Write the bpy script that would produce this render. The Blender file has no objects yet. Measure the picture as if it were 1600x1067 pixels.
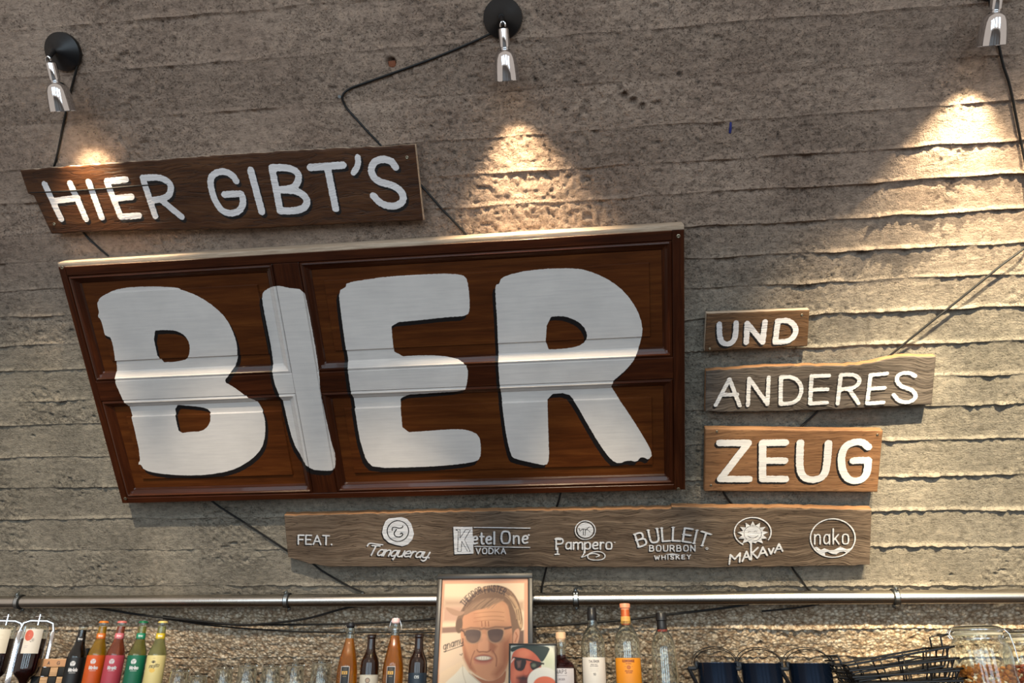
import bpy, math, random
import numpy as np
from mathutils import Matrix, Vector
random.seed(7)
RNG = np.random.default_rng(11)
PI = math.pi
SC = bpy.context.scene
COL = SC.collection

# ------------------------------------------------------------------ camera
FPX = 1155.0
PITCH = math.radians(23.7)
EYE = np.array([0.0, 0.0, 1.7])
cam_d = bpy.data.cameras.new('camera')
cam_d.sensor_width = 36.0
cam_d.lens = 36.0 * FPX / 1600.0
cam_d.clip_start = 0.05
cam = bpy.data.objects.new('camera', cam_d)
COL.objects.link(cam)
cam.location = EYE
cam.rotation_euler = (PI / 2 + PITCH, 0, 0)
SC.camera = cam

# ------------------------------------------------------------------ wall frame (the wall leans out over the bar by 42 degrees)
FW = np.array([0, math.cos(PITCH), math.sin(PITCH)])
UP = np.array([0, -math.sin(PITCH), math.cos(PITCH)])
RT = np.array([1.0, 0, 0])
YAW = math.radians(6.5)
LEAN = math.radians(48)
WU = np.array([math.cos(YAW), -math.sin(YAW), 0])
NH = np.array([math.sin(YAW), math.cos(YAW), 0])
WV = -math.cos(LEAN) * NH + np.array([0, 0, math.sin(LEAN)])
WW = np.cross(WU, WV)
WO = EYE + 2.4 * FW
WM = Matrix(((WU[0], WV[0], WW[0], WO[0]), (WU[1], WV[1], WW[1], WO[1]), (WU[2], WV[2], WW[2], WO[2]), (0, 0, 0, 1)))

def ray(x, y):
    return FW + (x - 800) / FPX * RT - (y - 533.5) / FPX * UP
def uv(x, y, w=0.0):
    d = ray(x, y)
    t = ((WO + w * WW - EYE) @ WW) / (d @ WW)
    P = EYE + d * t - WO
    return np.array([P @ WU, P @ WV])
def wpt(u, v, w):
    return WO + u * WU + v * WV + w * WW

# ------------------------------------------------------------------ world, lights, exposure
SC.view_settings.view_transform = 'Standard'
SC.view_settings.look = 'None'
SC.view_settings.gamma = 1.0
SC.view_settings.use_curve_mapping = False
SC.view_settings.exposure = 0.12
world = bpy.data.worlds.new('bar_interior')
SC.world = world
world.use_nodes = True
bg = world.node_tree.nodes['Background']
bg.inputs[0].default_value = (1.0, 0.87, 0.76, 1)
bg.inputs[1].default_value = 0.50

def look_at(o, target):
    d = Vector(target) - o.location
    o.rotation_euler = d.to_track_quat('-Z', 'Y').to_euler()
def area(name, loc, target, sx, sy, power, col):
    l = bpy.data.lights.new(name, 'AREA'); l.shape = 'RECTANGLE'; l.size = sx; l.size_y = sy
    l.energy = power; l.color = col
    o = bpy.data.objects.new(name, l); COL.objects.link(o); o.location = loc; look_at(o, target); return o
def spot(name, loc, target, power, col, size, blend, radius):
    l = bpy.data.lights.new(name, 'SPOT'); l.energy = power; l.color = col
    l.spot_size = math.radians(size); l.spot_blend = blend; l.shadow_soft_size = radius
    o = bpy.data.objects.new(name, l); COL.objects.link(o); o.location = loc; look_at(o, target); return o

# tall windows across the room, behind the camera
for i, x in enumerate((-4.6, -2.2, 0.4, 3.0)):
    area('window_light', (x, -4.4, 2.3), (x * 0.8, 2.5, 2.3), 1.5, 3.4, 66, (0.64, 0.84, 1.0))
# ceiling spotlights in a row above the bar, grazing the leaning wall from above
def graze(tu, tv, power, col, size, du=0.0, vl=4.2, wl=2.2, blend=.7):
    return spot('ceiling_spot', Vector(wpt(tu + du, vl, wl)), Vector(wpt(tu, tv, 0)), power, col, size, blend, 0.045)
graze(1.02, -0.62, 2100, (1.0, 0.82, 0.55), 10.5)
graze(1.62, -0.36, 3900, (1.0, 0.84, 0.57), 14)
graze(0.25, -1.15, 1250, (1.0, 0.84, 0.60), 8)
graze(-0.45, -1.15, 1200, (1.0, 0.84, 0.62), 8)
graze(-1.15, -1.05, 1100, (1.0, 0.86, 0.66), 9, du=1.2)
graze(-1.80, -0.85, 1150, (1.0, 0.86, 0.66), 11, du=1.2)

# ------------------------------------------------------------------ node helpers
def lin(c):
    return tuple(((x / 255) / 12.92 if x / 255 <= 0.04045 else ((x / 255 + 0.055) / 1.055) ** 2.4) for x in c[:3]) + (1.0,)
class NT:
    def __init__(s, name):
        s.m = bpy.data.materials.new(name); s.m.use_nodes = True
        s.t = s.m.node_tree; s.b = s.t.nodes['Principled BSDF']
    def n(s, typ, **kw):
        o = s.t.nodes.new(typ)
        for k, v in kw.items():
            if k in o.inputs: o.inputs[k].default_value = v
            else: setattr(o, k, v)
        return o
    def l(s, a, b): s.t.links.new(a, b)
    def coord(s, scale=(1, 1, 1), kind='Object'):
        c = s.n('ShaderNodeTexCoord'); m = s.n('ShaderNodeMapping'); m.inputs['Scale'].default_value = scale
        s.l(c.outputs[kind], m.inputs[0]); return m.outputs[0]
    def noise(s, vec, sc, det=4, rough=0.55, dist=0.0):
        o = s.n('ShaderNodeTexNoise'); o.inputs['Scale'].default_value = sc; o.inputs['Detail'].default_value = det
        o.inputs['Roughness'].default_value = rough; o.inputs['Distortion'].default_value = dist
        s.l(vec, o.inputs['Vector']); return o.outputs['Fac']
    def ramp(s, fac, stops):
        r = s.n('ShaderNodeValToRGB'); cr = r.color_ramp
        while len(cr.elements) < len(stops): cr.elements.new(0.5)
        for e, (p, c) in zip(cr.elements, stops): e.position = p; e.color = c if len(c) == 4 else tuple(c) + (1,)
        s.l(fac, r.inputs[0]); return r.outputs[0]
    def mix(s, fac, a, b, blend='MIX'):
        m = s.n('ShaderNodeMix', data_type='RGBA', blend_type=blend)
        for sock, v in ((m.inputs[0], fac), (m.inputs[6], a), (m.inputs[7], b)):
            if hasattr(v, 'links'): s.l(v, sock)
            else: sock.default_value = v
        return m.outputs[2]
    def math(s, op, a, b=None, clamp=False):
        m = s.n('ShaderNodeMath', operation=op, use_clamp=clamp)
        for sock, v in ((m.inputs[0], a), (m.inputs[1], b)):
            if v is None: continue
            if hasattr(v, 'links'): s.l(v, sock)
            else: sock.default_value = v
        return m.outputs[0]
    def attr(s, name, out='Fac'):
        a = s.n('ShaderNodeAttribute'); a.attribute_name = name; return a.outputs[out]
    def bump(s, h, strength, dist, normal=None):
        b = s.n('ShaderNodeBump'); b.inputs['Strength'].default_value = strength; b.inputs['Distance'].default_value = dist
        s.l(h, b.inputs['Height'])
        if normal: s.l(normal, b.inputs['Normal'])
        return b.outputs[0]
    def put(s, **kw):
        for k, v in kw.items():
            k = {'col': 'Base Color', 'rough': 'Roughness', 'metal': 'Metallic', 'nrm': 'Normal', 'trans': 'Transmission Weight', 'ior': 'IOR',
                 'spec': 'Specular IOR Level', 'coat': 'Coat Weight', 'alpha': 'Alpha'}.get(k, k)
            if hasattr(v, 'links'): s.l(v, s.b.inputs[k])
            else: s.b.inputs[k].default_value = v
        return s.m

def plain(name, col, rough=0.5, metal=0.0, trans=0.0, ior=1.45, var=0.06, bumpy=0.0, coat=0.0):
    t = NT(name)
    v = t.coord()
    f = t.noise(v, 60, 3)
    c = lin(col)
    dark = tuple(x * (1 - var) for x in c[:3]) + (1,); lite = tuple(min(1, x * (1 + var)) for x in c[:3]) + (1,)
    t.put(col=t.ramp(f, [(0.3, dark), (0.7, lite)]), rough=rough, metal=metal, trans=trans, ior=ior, coat=coat)
    if bumpy: t.put(nrm=t.bump(t.noise(v, 300, 3), bumpy, 0.002))
    return t.m

# concrete with the print of its formwork boards
def concrete_mat():
    t = NT('board_marked_concrete')
    v = t.coord()
    vs = t.coord((1, 9, 1))
    ag = t.attr('aggregate'); rg = t.attr('roughness_patch'); tn = t.attr('tint'); lv = t.attr('lower')
    n1 = t.noise(v, 3.2, 5, 0.6); n2 = t.noise(v, 42, 6, 0.7); n3 = t.noise(vs, 14, 5, 0.6); n4 = t.noise(v, 160, 4, 0.7)
    base = t.ramp(n1, [(0.30, (0.280, 0.205, 0.160)), (0.52, (0.365, 0.275, 0.215)), (0.75, (0.440, 0.338, 0.268))])
    base2 = t.ramp(n1, [(0.30, (0.205, 0.186, 0.152)), (0.52, (0.275, 0.250, 0.205)), (0.75, (0.345, 0.315, 0.258))])
    base = t.mix(lv, base, base2)
    base = t.mix(0.28, base, t.ramp(n3, [(0.32, (0.55, 0.53, 0.5)), (0.68, (1.25, 1.22, 1.2))]), 'MULTIPLY')
    base = t.mix(1.0, base, t.ramp(tn, [(0.0, (0.93, 0.92, 0.91)), (1.0, (1.08, 1.07, 1.06))]), 'MULTIPLY')
    base = t.mix(0.8, base, t.ramp(n2, [(0.30, (0.48, 0.46, 0.45)), (0.5, (1.0, 1.0, 1.0)), (0.72, (1.35, 1.3, 1.25))]), 'MULTIPLY')
    # exposed aggregate: pebble colours
    vo = t.n('ShaderNodeTexVoronoi'); vo.inputs['Scale'].default_value = 85; t.l(v, vo.inputs['Vector'])
    peb = t.ramp(vo.outputs['Color'], [(0.0, (0.40, 0.28, 0.19)), (0.35, (0.56, 0.44, 0.31)), (0.65, (0.68, 0.57, 0.43)), (1.0, (0.85, 0.76, 0.62))])
    peb = t.mix(1.0, peb, t.ramp(vo.outputs['Distance'], [(0.35, (1.1, 1.1, 1.1)), (0.70, (0.62, 0.56, 0.50))]), 'MULTIPLY')
    base = t.mix(ag, base, peb)
    # little pits
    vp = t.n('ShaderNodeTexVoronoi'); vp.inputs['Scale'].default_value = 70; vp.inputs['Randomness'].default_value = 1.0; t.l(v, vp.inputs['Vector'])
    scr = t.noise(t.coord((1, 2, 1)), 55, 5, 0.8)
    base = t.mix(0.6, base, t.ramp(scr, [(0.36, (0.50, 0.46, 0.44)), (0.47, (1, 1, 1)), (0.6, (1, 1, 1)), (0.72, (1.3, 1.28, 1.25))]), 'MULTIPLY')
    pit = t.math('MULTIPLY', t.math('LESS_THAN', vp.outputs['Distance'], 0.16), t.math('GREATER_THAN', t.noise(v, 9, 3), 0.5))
    base = t.mix(t.math('MULTIPLY', pit, 0.55), base, (0.05, 0.042, 0.035, 1))  # shade inside the pits, painted dark into the base colour
    n5 = t.noise(v, 150, 3, 0.65); n6 = t.noise(v, 420, 2, 0.6)
    pits = t.ramp(n5, [(0.30, (0, 0, 0)), (0.42, (1, 1, 1))])
    h = t.math('ADD', t.math('MULTIPLY', n2, t.math('ADD', t.math('MULTIPLY', rg, 1.3), 0.5)), t.math('MULTIPLY', n4, 0.9))
    h = t.math('ADD', h, t.math('MULTIPLY', n3, 0.25))
    h = t.math('ADD', h, t.math('MULTIPLY', n6, 0.35))
    h = t.math('ADD', h, t.math('MULTIPLY', pits, t.math('ADD', t.math('MULTIPLY', rg, 0.9), 0.25)))
    h = t.math('SUBTRACT', h, t.math('MULTIPLY', pit, 0.7))
    h = t.math('SUBTRACT', h, t.math('MULTIPLY', t.math('MULTIPLY', vo.outputs['Distance'], ag), 1.2))
    return t.put(col=base, rough=0.92, nrm=t.bump(h, 1.0, 0.0060), spec=0.2)

# wood that may carry brush paint: attributes ink / shade hold a signed distance in metres
def wood_mat(name, stops, gscale=(1.2, 26, 26), rough=0.5, rel=0.4, coat=0.0, ink=True, warp=0.0, white=(0.70, 0.655, 0.615), wob=0.0016, gcon=1.0, blacks=(0.012, 0.010, 0.010)):
    t = NT(name)
    vg = t.coord(gscale); v = t.coord()
    if warp:
        c0 = t.n('ShaderNodeTexCoord'); wn = t.n('ShaderNodeTexNoise'); wn.inputs['Scale'].default_value = 5.5; wn.inputs['Detail'].default_value = 2
        t.l(c0.outputs['Object'], wn.inputs['Vector'])
        sep = t.n('ShaderNodeCombineXYZ'); t.l(t.math('MULTIPLY', t.math('SUBTRACT', wn.outputs['Fac'], 0.5), warp), sep.inputs[1])
        va_ = t.n('ShaderNodeVectorMath', operation='ADD'); t.l(c0.outputs['Object'], va_.inputs[0]); t.l(sep.outputs[0], va_.inputs[1])
        mp = t.n('ShaderNodeMapping'); mp.inputs['Scale'].default_value = gscale; t.l(va_.outputs[0], mp.inputs[0]); vg = mp.outputs[0]
    g1 = t.noise(vg, 3.0, 6, 0.62, 0.6)
    g2 = t.noise(vg, 14, 3, 0.6)
    n0 = t.noise(v, 3.5, 3)
    g = t.math('ADD', t.math('MULTIPLY', g1, 0.75), t.math('MULTIPLY', n0, 0.25))
    col = t.ramp(g, stops)
    col = t.mix(0.7 * gcon, col, t.ramp(g2, [(0.32, (0.55, 0.5, 0.48)), (0.55, (1.05, 1.05, 1.05))]), 'MULTIPLY')
    h = t.math('ADD', t.math('MULTIPLY', g1, 0.6), t.math('MULTIPLY', g2, 0.8))
    if warp:
        ck = t.noise(vg, 5.0, 3, 0.5, 0.4)
        ln = t.ramp(t.math('ABSOLUTE', t.math('SUBTRACT', ck, 0.5)), [(0.0, (0, 0, 0)), (0.022, (1, 1, 1))])
        col = t.mix(0.72, col, t.mix(ln, (0.28, 0.25, 0.24, 1), (1, 1, 1, 1)), 'MULTIPLY')
        h = t.math('ADD', h, t.math('MULTIPLY', ln, 0.5))
    nrm = t.bump(h, rel, 0.003)
    if ink:
        br = t.noise(v, 130, 3)
        brs = t.noise(t.coord((8, 120, 20)), 1.0, 4, 0.6)
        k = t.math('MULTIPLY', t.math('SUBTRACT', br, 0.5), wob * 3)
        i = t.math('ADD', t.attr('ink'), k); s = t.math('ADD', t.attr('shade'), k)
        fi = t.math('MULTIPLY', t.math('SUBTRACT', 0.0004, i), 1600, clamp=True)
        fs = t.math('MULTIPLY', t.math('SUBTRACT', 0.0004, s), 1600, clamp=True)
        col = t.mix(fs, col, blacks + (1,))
        w = t.mix(t.ramp(t.noise(v, 7, 4), [(0.3, (0, 0, 0)), (0.7, (1, 1, 1))]), tuple(x * 0.88 for x in white) + (1,), white + (1,))
        w = t.mix(0.5, w, t.ramp(brs, [(0.35, (0.84, 0.84, 0.86)), (0.6, (1.0, 1.0, 1.0))]), 'MULTIPLY')
        col = t.mix(fi, col, w)
        h2 = t.math('ADD', t.math('MULTIPLY', brs, 0.5), fi)
        nrm = t.bump(t.math('MULTIPLY', h2, fi), 0.35, 0.0012, nrm)
        r = t.math('ADD', t.math('MULTIPLY', fi, 0.55 - rough), rough)
        t.put(rough=r)
    else: t.put(rough=rough)
    return t.put(col=col, nrm=nrm, coat=coat, spec=0.22)

def vcol_mat(name, rough=0.5, coat=0.0):
    t = NT(name)
    c = t.attr('paint', 'Color')
    f = t.noise(t.coord(), 400, 2)
    c = t.mix(1.0, c, (0.80, 0.78, 0.77, 1), 'MULTIPLY')
    return t.put(col=t.mix(0.15, c, t.ramp(f, [(0.3, (0.8, 0.8, 0.8)), (0.7, (1, 1, 1))]), 'MULTIPLY'), rough=rough, coat=coat)

M = {}
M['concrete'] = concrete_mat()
M['door'] = wood_mat('varnished_mahogany_door', [(0.25, (0.016, 0.0042, 0.0018)), (0.5, (0.040, 0.0098, 0.0032)), (0.75, (0.080, 0.0215, 0.0062))], (1.2, 20, 20), rough=0.3, rel=0.10, coat=0.14, wob=0.0012, gcon=0.5)
M['door_v'] = wood_mat('varnished_mahogany_stile', [(0.25, (0.016, 0.0042, 0.0018)), (0.5, (0.040, 0.0098, 0.0032)), (0.75, (0.080, 0.0215, 0.0062))], (20, 1.2, 20), rough=0.3, rel=0.10, coat=0.14, wob=0.0012, gcon=0.5)
M['door_panel'] = wood_mat('varnished_panel_wood', [(0.25, (0.032, 0.0085, 0.0024)), (0.5, (0.080, 0.0220, 0.0050)), (0.75, (0.140, 0.0440, 0.0095))], (1.0, 14, 14), rough=0.32, rel=0.10, coat=0.14, wob=0.0012, gcon=0.5)
M['pale_edge'] = wood_mat('pale_worn_edge', [(0.3, (0.34, 0.24, 0.16)), (0.6, (0.62, 0.50, 0.38))], rough=0.7, ink=False)
M['brown_edge'] = wood_mat('brown_sawn_edge', [(0.3, (0.16, 0.075, 0.035)), (0.6, (0.36, 0.19, 0.09))], rough=0.7, ink=False)
M['plank_brown'] = wood_mat('dark_stained_plank', [(0.25, (0.030, 0.0110, 0.0045)), (0.5, (0.068, 0.0260, 0.0100)), (0.75, (0.120, 0.052, 0.021))], gscale=(1.2, 12, 12), rough=0.5, rel=0.5, warp=.06, white=(0.78, 0.74, 0.73))
M['plank_und'] = wood_mat('brown_old_plank', [(0.25, (0.060, 0.030, 0.014)), (0.5, (0.125, 0.066, 0.032)), (0.75, (0.20, 0.11, 0.055))], gscale=(1.2, 14, 14), rough=0.6, rel=0.6, warp=.06, white=(0.78, 0.74, 0.73))
M['plank_zeug'] = wood_mat('warm_brown_plank', [(0.25, (0.13, 0.058, 0.026)), (0.5, (0.235, 0.118, 0.056)), (0.75, (0.34, 0.185, 0.092))], rough=0.6, rel=0.35, white=(0.80, 0.77, 0.74), gcon=0.8, warp=.04)
M['plank_grey'] = wood_mat('weathered_grey_plank', [(0.28, (0.035, 0.028, 0.023)), (0.45, (0.095, 0.077, 0.063)), (0.6, (0.150, 0.122, 0.100)), (0.8, (0.26, 0.215, 0.18))], (1.2, 22, 22), rough=0.85, rel=1.0, warp=.10, white=(0.76, 0.74, 0.73))
M['plank_feat'] = wood_mat('weathered_brown_plank', [(0.28, (0.055, 0.036, 0.024)), (0.45, (0.135, 0.095, 0.066)), (0.6, (0.20, 0.145, 0.102)), (0.8, (0.32, 0.245, 0.18))], (1.0, 20, 20), rough=0.85, rel=0.9, warp=.08, white=(0.80, 0.80, 0.82), wob=0.0005)
M['paint'] = vcol_mat('printed_label', 0.5)
M['gloss_paint'] = vcol_mat('printed_photo_gloss', 0.6, 0.0)
M['chrome'] = plain('polished_chrome', (225, 225, 228), 0.07, 1.0, var=0.02)
M['steel'] = plain('brushed_steel', (200, 194, 186), 0.27, 1.0, var=0.04)
M['clampsteel'] = plain('zinc_plated_steel', (185, 190, 192), 0.3, 1.0)
M['black_plastic'] = plain('satin_black_plastic', (20, 20, 22), 0.38)
M['rubber'] = plain('black_rubber', (12, 12, 12), 0.7)
M['cable'] = plain('black_cable_sheath', (14, 13, 13), 0.55)
M['wire_black'] = plain('black_coated_wire', (16, 14, 15), 0.4)
M['wire_steel'] = plain('bright_wire', (200, 200, 200), 0.2, 1.0)
M['pot'] = plain('glossy_black_enamel', (44, 60, 84), 0.12, 0.75, coat=0.5)
M['frame'] = plain('black_lacquered_frame', (34, 31, 28), 0.35)
M['glass'] = plain('clear_glass', (245, 250, 248), 0.02, trans=1.0, var=0.0)
M['brownglass'] = plain('dark_brown_glass', (26, 11, 6), 0.05, var=0.0, coat=0.5)
M['wood_light'] = wood_mat('light_plywood', [(0.3, (0.42, 0.24, 0.12)), (0.7, (0.62, 0.40, 0.22))], ink=False, rough=0.6)
M['counter'] = wood_mat('dark_counter_wood', [(0.3, (0.05, 0.03, 0.018)), (0.7, (0.12, 0.07, 0.04))], ink=False, rough=0.4)
M['screw'] = plain('dull_screw', (150, 140, 120), 0.4, 1.0)
M['floor'] = plain('dark_stone_floor', (70, 62, 56), 0.5, bumpy=0.2)
def liquid(name, col, tr=0.55):
    return plain(name, col, 0.06, trans=tr, ior=1.34, var=0.02, coat=0.4)

# ------------------------------------------------------------------ object helpers
def tag(o, label=None, cat=None, group=None, kind=None):
    if label: o['label'] = label
    if cat: o['category'] = cat
    if group: o['group'] = group
    if kind: o['kind'] = kind
    return o
def empty(name, mat, label=None, cat=None, group=None, kind=None):
    o = bpy.data.objects.new(name, None); COL.objects.link(o)
    o.empty_display_size = 0.05
    o.matrix_world = mat
    return tag(o, label, cat, group, kind)
def wallroot(name, u, v, w, *a, **k):
    return empty(name, WM @ Matrix.Translation((u, v, w)), *a, **k)
def meshobj(name, verts, faces, mat, parent=None, smooth=False, midx=None, attrs=None, world=None, autosmooth=None):
    me = bpy.data.meshes.new(name)
    if isinstance(verts, np.ndarray) and isinstance(faces, np.ndarray) and faces.ndim == 2:
        me.vertices.add(len(verts)); me.vertices.foreach_set('co', verts.astype(np.float32).ravel())
        n, k = faces.shape
        me.loops.add(n * k); me.loops.foreach_set('vertex_index', faces.astype(np.int32).ravel())
        me.polygons.add(n); me.polygons.foreach_set('loop_start', np.arange(0, n * k, k, dtype=np.int32))
        me.update(calc_edges=True)
    else:
        me.from_pydata([tuple(map(float, q)) for q in verts], [], [tuple(map(int, f)) for f in faces]); me.update()
    for m in (mat if isinstance(mat, (list, tuple)) else [mat]): me.materials.append(m)
    if midx is not None: me.polygons.foreach_set('material_index', np.asarray(midx, dtype=np.int32))
    if smooth: me.polygons.foreach_set('use_smooth', np.ones(len(me.polygons), dtype=bool))
    if attrs:
        for k, a in attrs.items():
            if a.ndim == 1:
                at = me.attributes.new(k, 'FLOAT', 'POINT'); at.data.foreach_set('value', a.astype(np.float32))
            else:
                at = me.attributes.new(k, 'FLOAT_COLOR', 'POINT'); at.data.foreach_set('color', a.astype(np.float32).ravel())
    if autosmooth is not None: me.set_sharp_from_angle(angle=math.radians(autosmooth))
    o = bpy.data.objects.new(name, me); COL.objects.link(o)
    if parent is not None: o.parent = parent
    if world is not None: o.matrix_world = world
    return o

class MB:
    "collects shapes into one mesh"
    def __init__(s): s.v = []; s.f = []
    def add(s, v, f):
        b = len(s.v); s.v += [tuple(map(float, q)) for q in v]; s.f += [tuple(i + b for i in q) for q in f]; return s
    def box(s, a, b, bev=0.0):
        x0, y0, z0 = a; x1, y1, z1 = b
        if bev <= 0:
            v = [(x, y, z) for x in (x0, x1) for y in (y0, y1) for z in (z0, z1)]
            return s.add(v, [(0, 1, 3, 2), (4, 6, 7, 5), (0, 4, 5, 1), (2, 3, 7, 6), (0, 2, 6, 4), (1, 5, 7, 3)])
        import bmesh
        bm = bmesh.new(); bmesh.ops.create_cube(bm, size=1)
        for q in bm.verts: q.co = Vector(((x0 + x1) / 2 + q.co.x * (x1 - x0), (y0 + y1) / 2 + q.co.y * (y1 - y0), (z0 + z1) / 2 + q.co.z * (z1 - z0)))
        bmesh.ops.bevel(bm, geom=list(bm.edges), offset=bev, segments=2, affect='EDGES', profile=0.5)
        bm.verts.index_update()
        s.add([q.co for q in bm.verts], [[q.index for q in f.verts] for f in bm.faces]); bm.free(); return s
    def tube(s, pts, r, n=8, closed=False, caps=True):
        P = [Vector(p) for p in pts]; m = len(P); rings = []
        rr = r if isinstance(r, (list, tuple)) else [r] * m
        T = []
        for i in range(m):
            a = P[(i - 1) % m] if (closed or i > 0) else P[i]; b = P[(i + 1) % m] if (closed or i < m - 1) else P[i]
            T.append((b - a).normalized())
        ref = Vector((0, 0, 1)) if abs(T[0].z) < 0.9 else Vector((1, 0, 0))
        N = (ref - T[0] * ref.dot(T[0])).normalized()
        for i in range(m):
            N = (N - T[i] * N.dot(T[i])).normalized(); B = T[i].cross(N)
            rings.append([P[i] + (N * math.cos(2 * PI * k / n) + B * math.sin(2 * PI * k / n)) * rr[i] for k in range(n)])
        v = [q for R in rings for q in R]; f = []
        for i in range(m if closed else m - 1):
            j = (i + 1) % m
            for k in range(n): f.append((i * n + k, i * n + (k + 1) % n, j * n + (k + 1) % n, j * n + k))
        if caps and not closed: f.append(tuple(range(n - 1, -1, -1))); f.append(tuple((m - 1) * n + k for k in range(n)))
        return s.add(v, f)
    def lathe(s, prof, n=28, M4=None, capa=True, capb=True):
        v = []; f = []
        for r, z in prof:
            for k in range(n): v.append(Vector((r * math.cos(2 * PI * k / n), r * math.sin(2 * PI * k / n), z)))
        if M4 is not None: v = [M4 @ q for q in v]
        for i in range(len(prof) - 1):
            for k in range(n): f.append((i * n + k, i * n + (k + 1) % n, (i + 1) * n + (k + 1) % n, (i + 1) * n + k))
        if capa: f.append(tuple(range(n - 1, -1, -1)))
        if capb: f.append(tuple((len(prof) - 1) * n + k for k in range(n)))
        return s.add(v, f)
    def build(s, name, mat, parent=None, smooth=True, ang=35, world=None):
        o = meshobj(name, s.v, s.f, mat, parent, smooth=smooth, autosmooth=ang if smooth else None, world=world)
        return o

# value noise
def vnoise(x, y, cell, seed):
    r = np.random.default_rng(seed)
    gx = x / cell; gy = y / cell
    x0 = np.floor(gx).astype(int); y0 = np.floor(gy).astype(int)
    ax = x0 - x0.min(); ay = y0 - y0.min()
    L = r.random((ay.max() + 2, ax.max() + 2))
    fx = gx - x0; fy = gy - y0
    fx = fx * fx * (3 - 2 * fx); fy = fy * fy * (3 - 2 * fy)
    return (L[ay, ax] * (1 - fx) + L[ay, ax + 1] * fx) * (1 - fy) + (L[ay + 1, ax] * (1 - fx) + L[ay + 1, ax + 1] * fx) * fy
def sstep(a, b, x):
    t = np.clip((x - a) / (b - a), 0, 1); return t * t * (3 - 2 * t)

# ------------------------------------------------------------------ the concrete wall, one piece per formwork board
JL = [1.60, 1.465, 1.33, 1.19, 1.056, .925, .786, .650, .548, .448, .358, .262, .170, .068, -.026, -.141, -.233, -.360, -.486, -.619, -.753, -.913, -1.118, -1.25, -1.40, -1.62]
JR = [1.59, 1.455, 1.32, 1.185, 1.035, .895, .760, .637, .530, .437, .335, .236, .142, .042, -.066, -.176, -.276, -.396, -.527, -.655, -.793, -.950, -1.130, -1.25, -1.40, -1.62]
U0, U1 = -2.45, 1.95
LIN = lambda j, u: JL[j] + (JR[j] - JL[j]) * (u + 1.6) / 2.9
PITS = [((836, 124), .006, .012), ((900, 131), .007, .014), ((976, 148), .010, .018), ((990, 158), .011, .018), ((1004, 166), .009, .015), ((1033, 119), .006, .01), ((612, 98), .013, .022),
        ((255, 138), .004, .009), ((341, 80), .004, .008), ((187, 897), .005, .01), ((52, 681), .005, .01), ((60, 738), .004, .01), ((340, 228), .004, .008), ((1555, 896), .005, .01), ((1062, 116), .005, .01), ((905, 180), .004, .009), ((1365, 152), .004, .008), ((1486, 898), .005, .010), ((1455, 908), .004, .008)]
PITUV = [(uv(*q), r, d) for q, r, d in PITS]

def wall_height(u, v):
    # patches where the paste has washed away from the stone
    big = vnoise(u, v, 0.33, 1) * 0.6 + vnoise(u, v, 0.13, 2) * 0.4
    rough = sstep(0.42, 0.62, big + 0.14 * sstep(0.2, 0.7, v))
    agg = sstep(-0.985, -1.06, v + 0.03 * (vnoise(u, v, 0.05, 3) - 0.5))
    agg = np.maximum(agg, 0)
    h = (vnoise(u, v, 0.4, 4) - 0.5) * 0.006
    f1 = vnoise(u, v, 0.024, 5) - 0.5; f2 = vnoise(u, v, 0.011, 6) - 0.5; f3 = vnoise(u * 0.35, v, 0.010, 7) - 0.5
    h += rough * (f1 * 0.0030 + f2 * 0.0062) + (1 - rough) * (f3 * 0.0009 + f2 * 0.0010)
    pm = vnoise(u, v, 0.016, 8)
    h -= 0.007 * sstep(0.83, 0.93, pm) * sstep(0.35, 0.6, big)
    g1 = vnoise(u, v, 0.020, 9) - 0.5; g2 = vnoise(u, v, 0.012, 10) - 0.5
    h += agg * (g1 * 0.006 + g2 * 0.005)
    for (pu, pv), r, d in PITUV:
        q = np.hypot((u - pu), (v - pv)) + r * 0.5 * f1
        h -= d * sstep(r * 1.25, r * 0.7, q)
    return h, rough, agg

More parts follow.
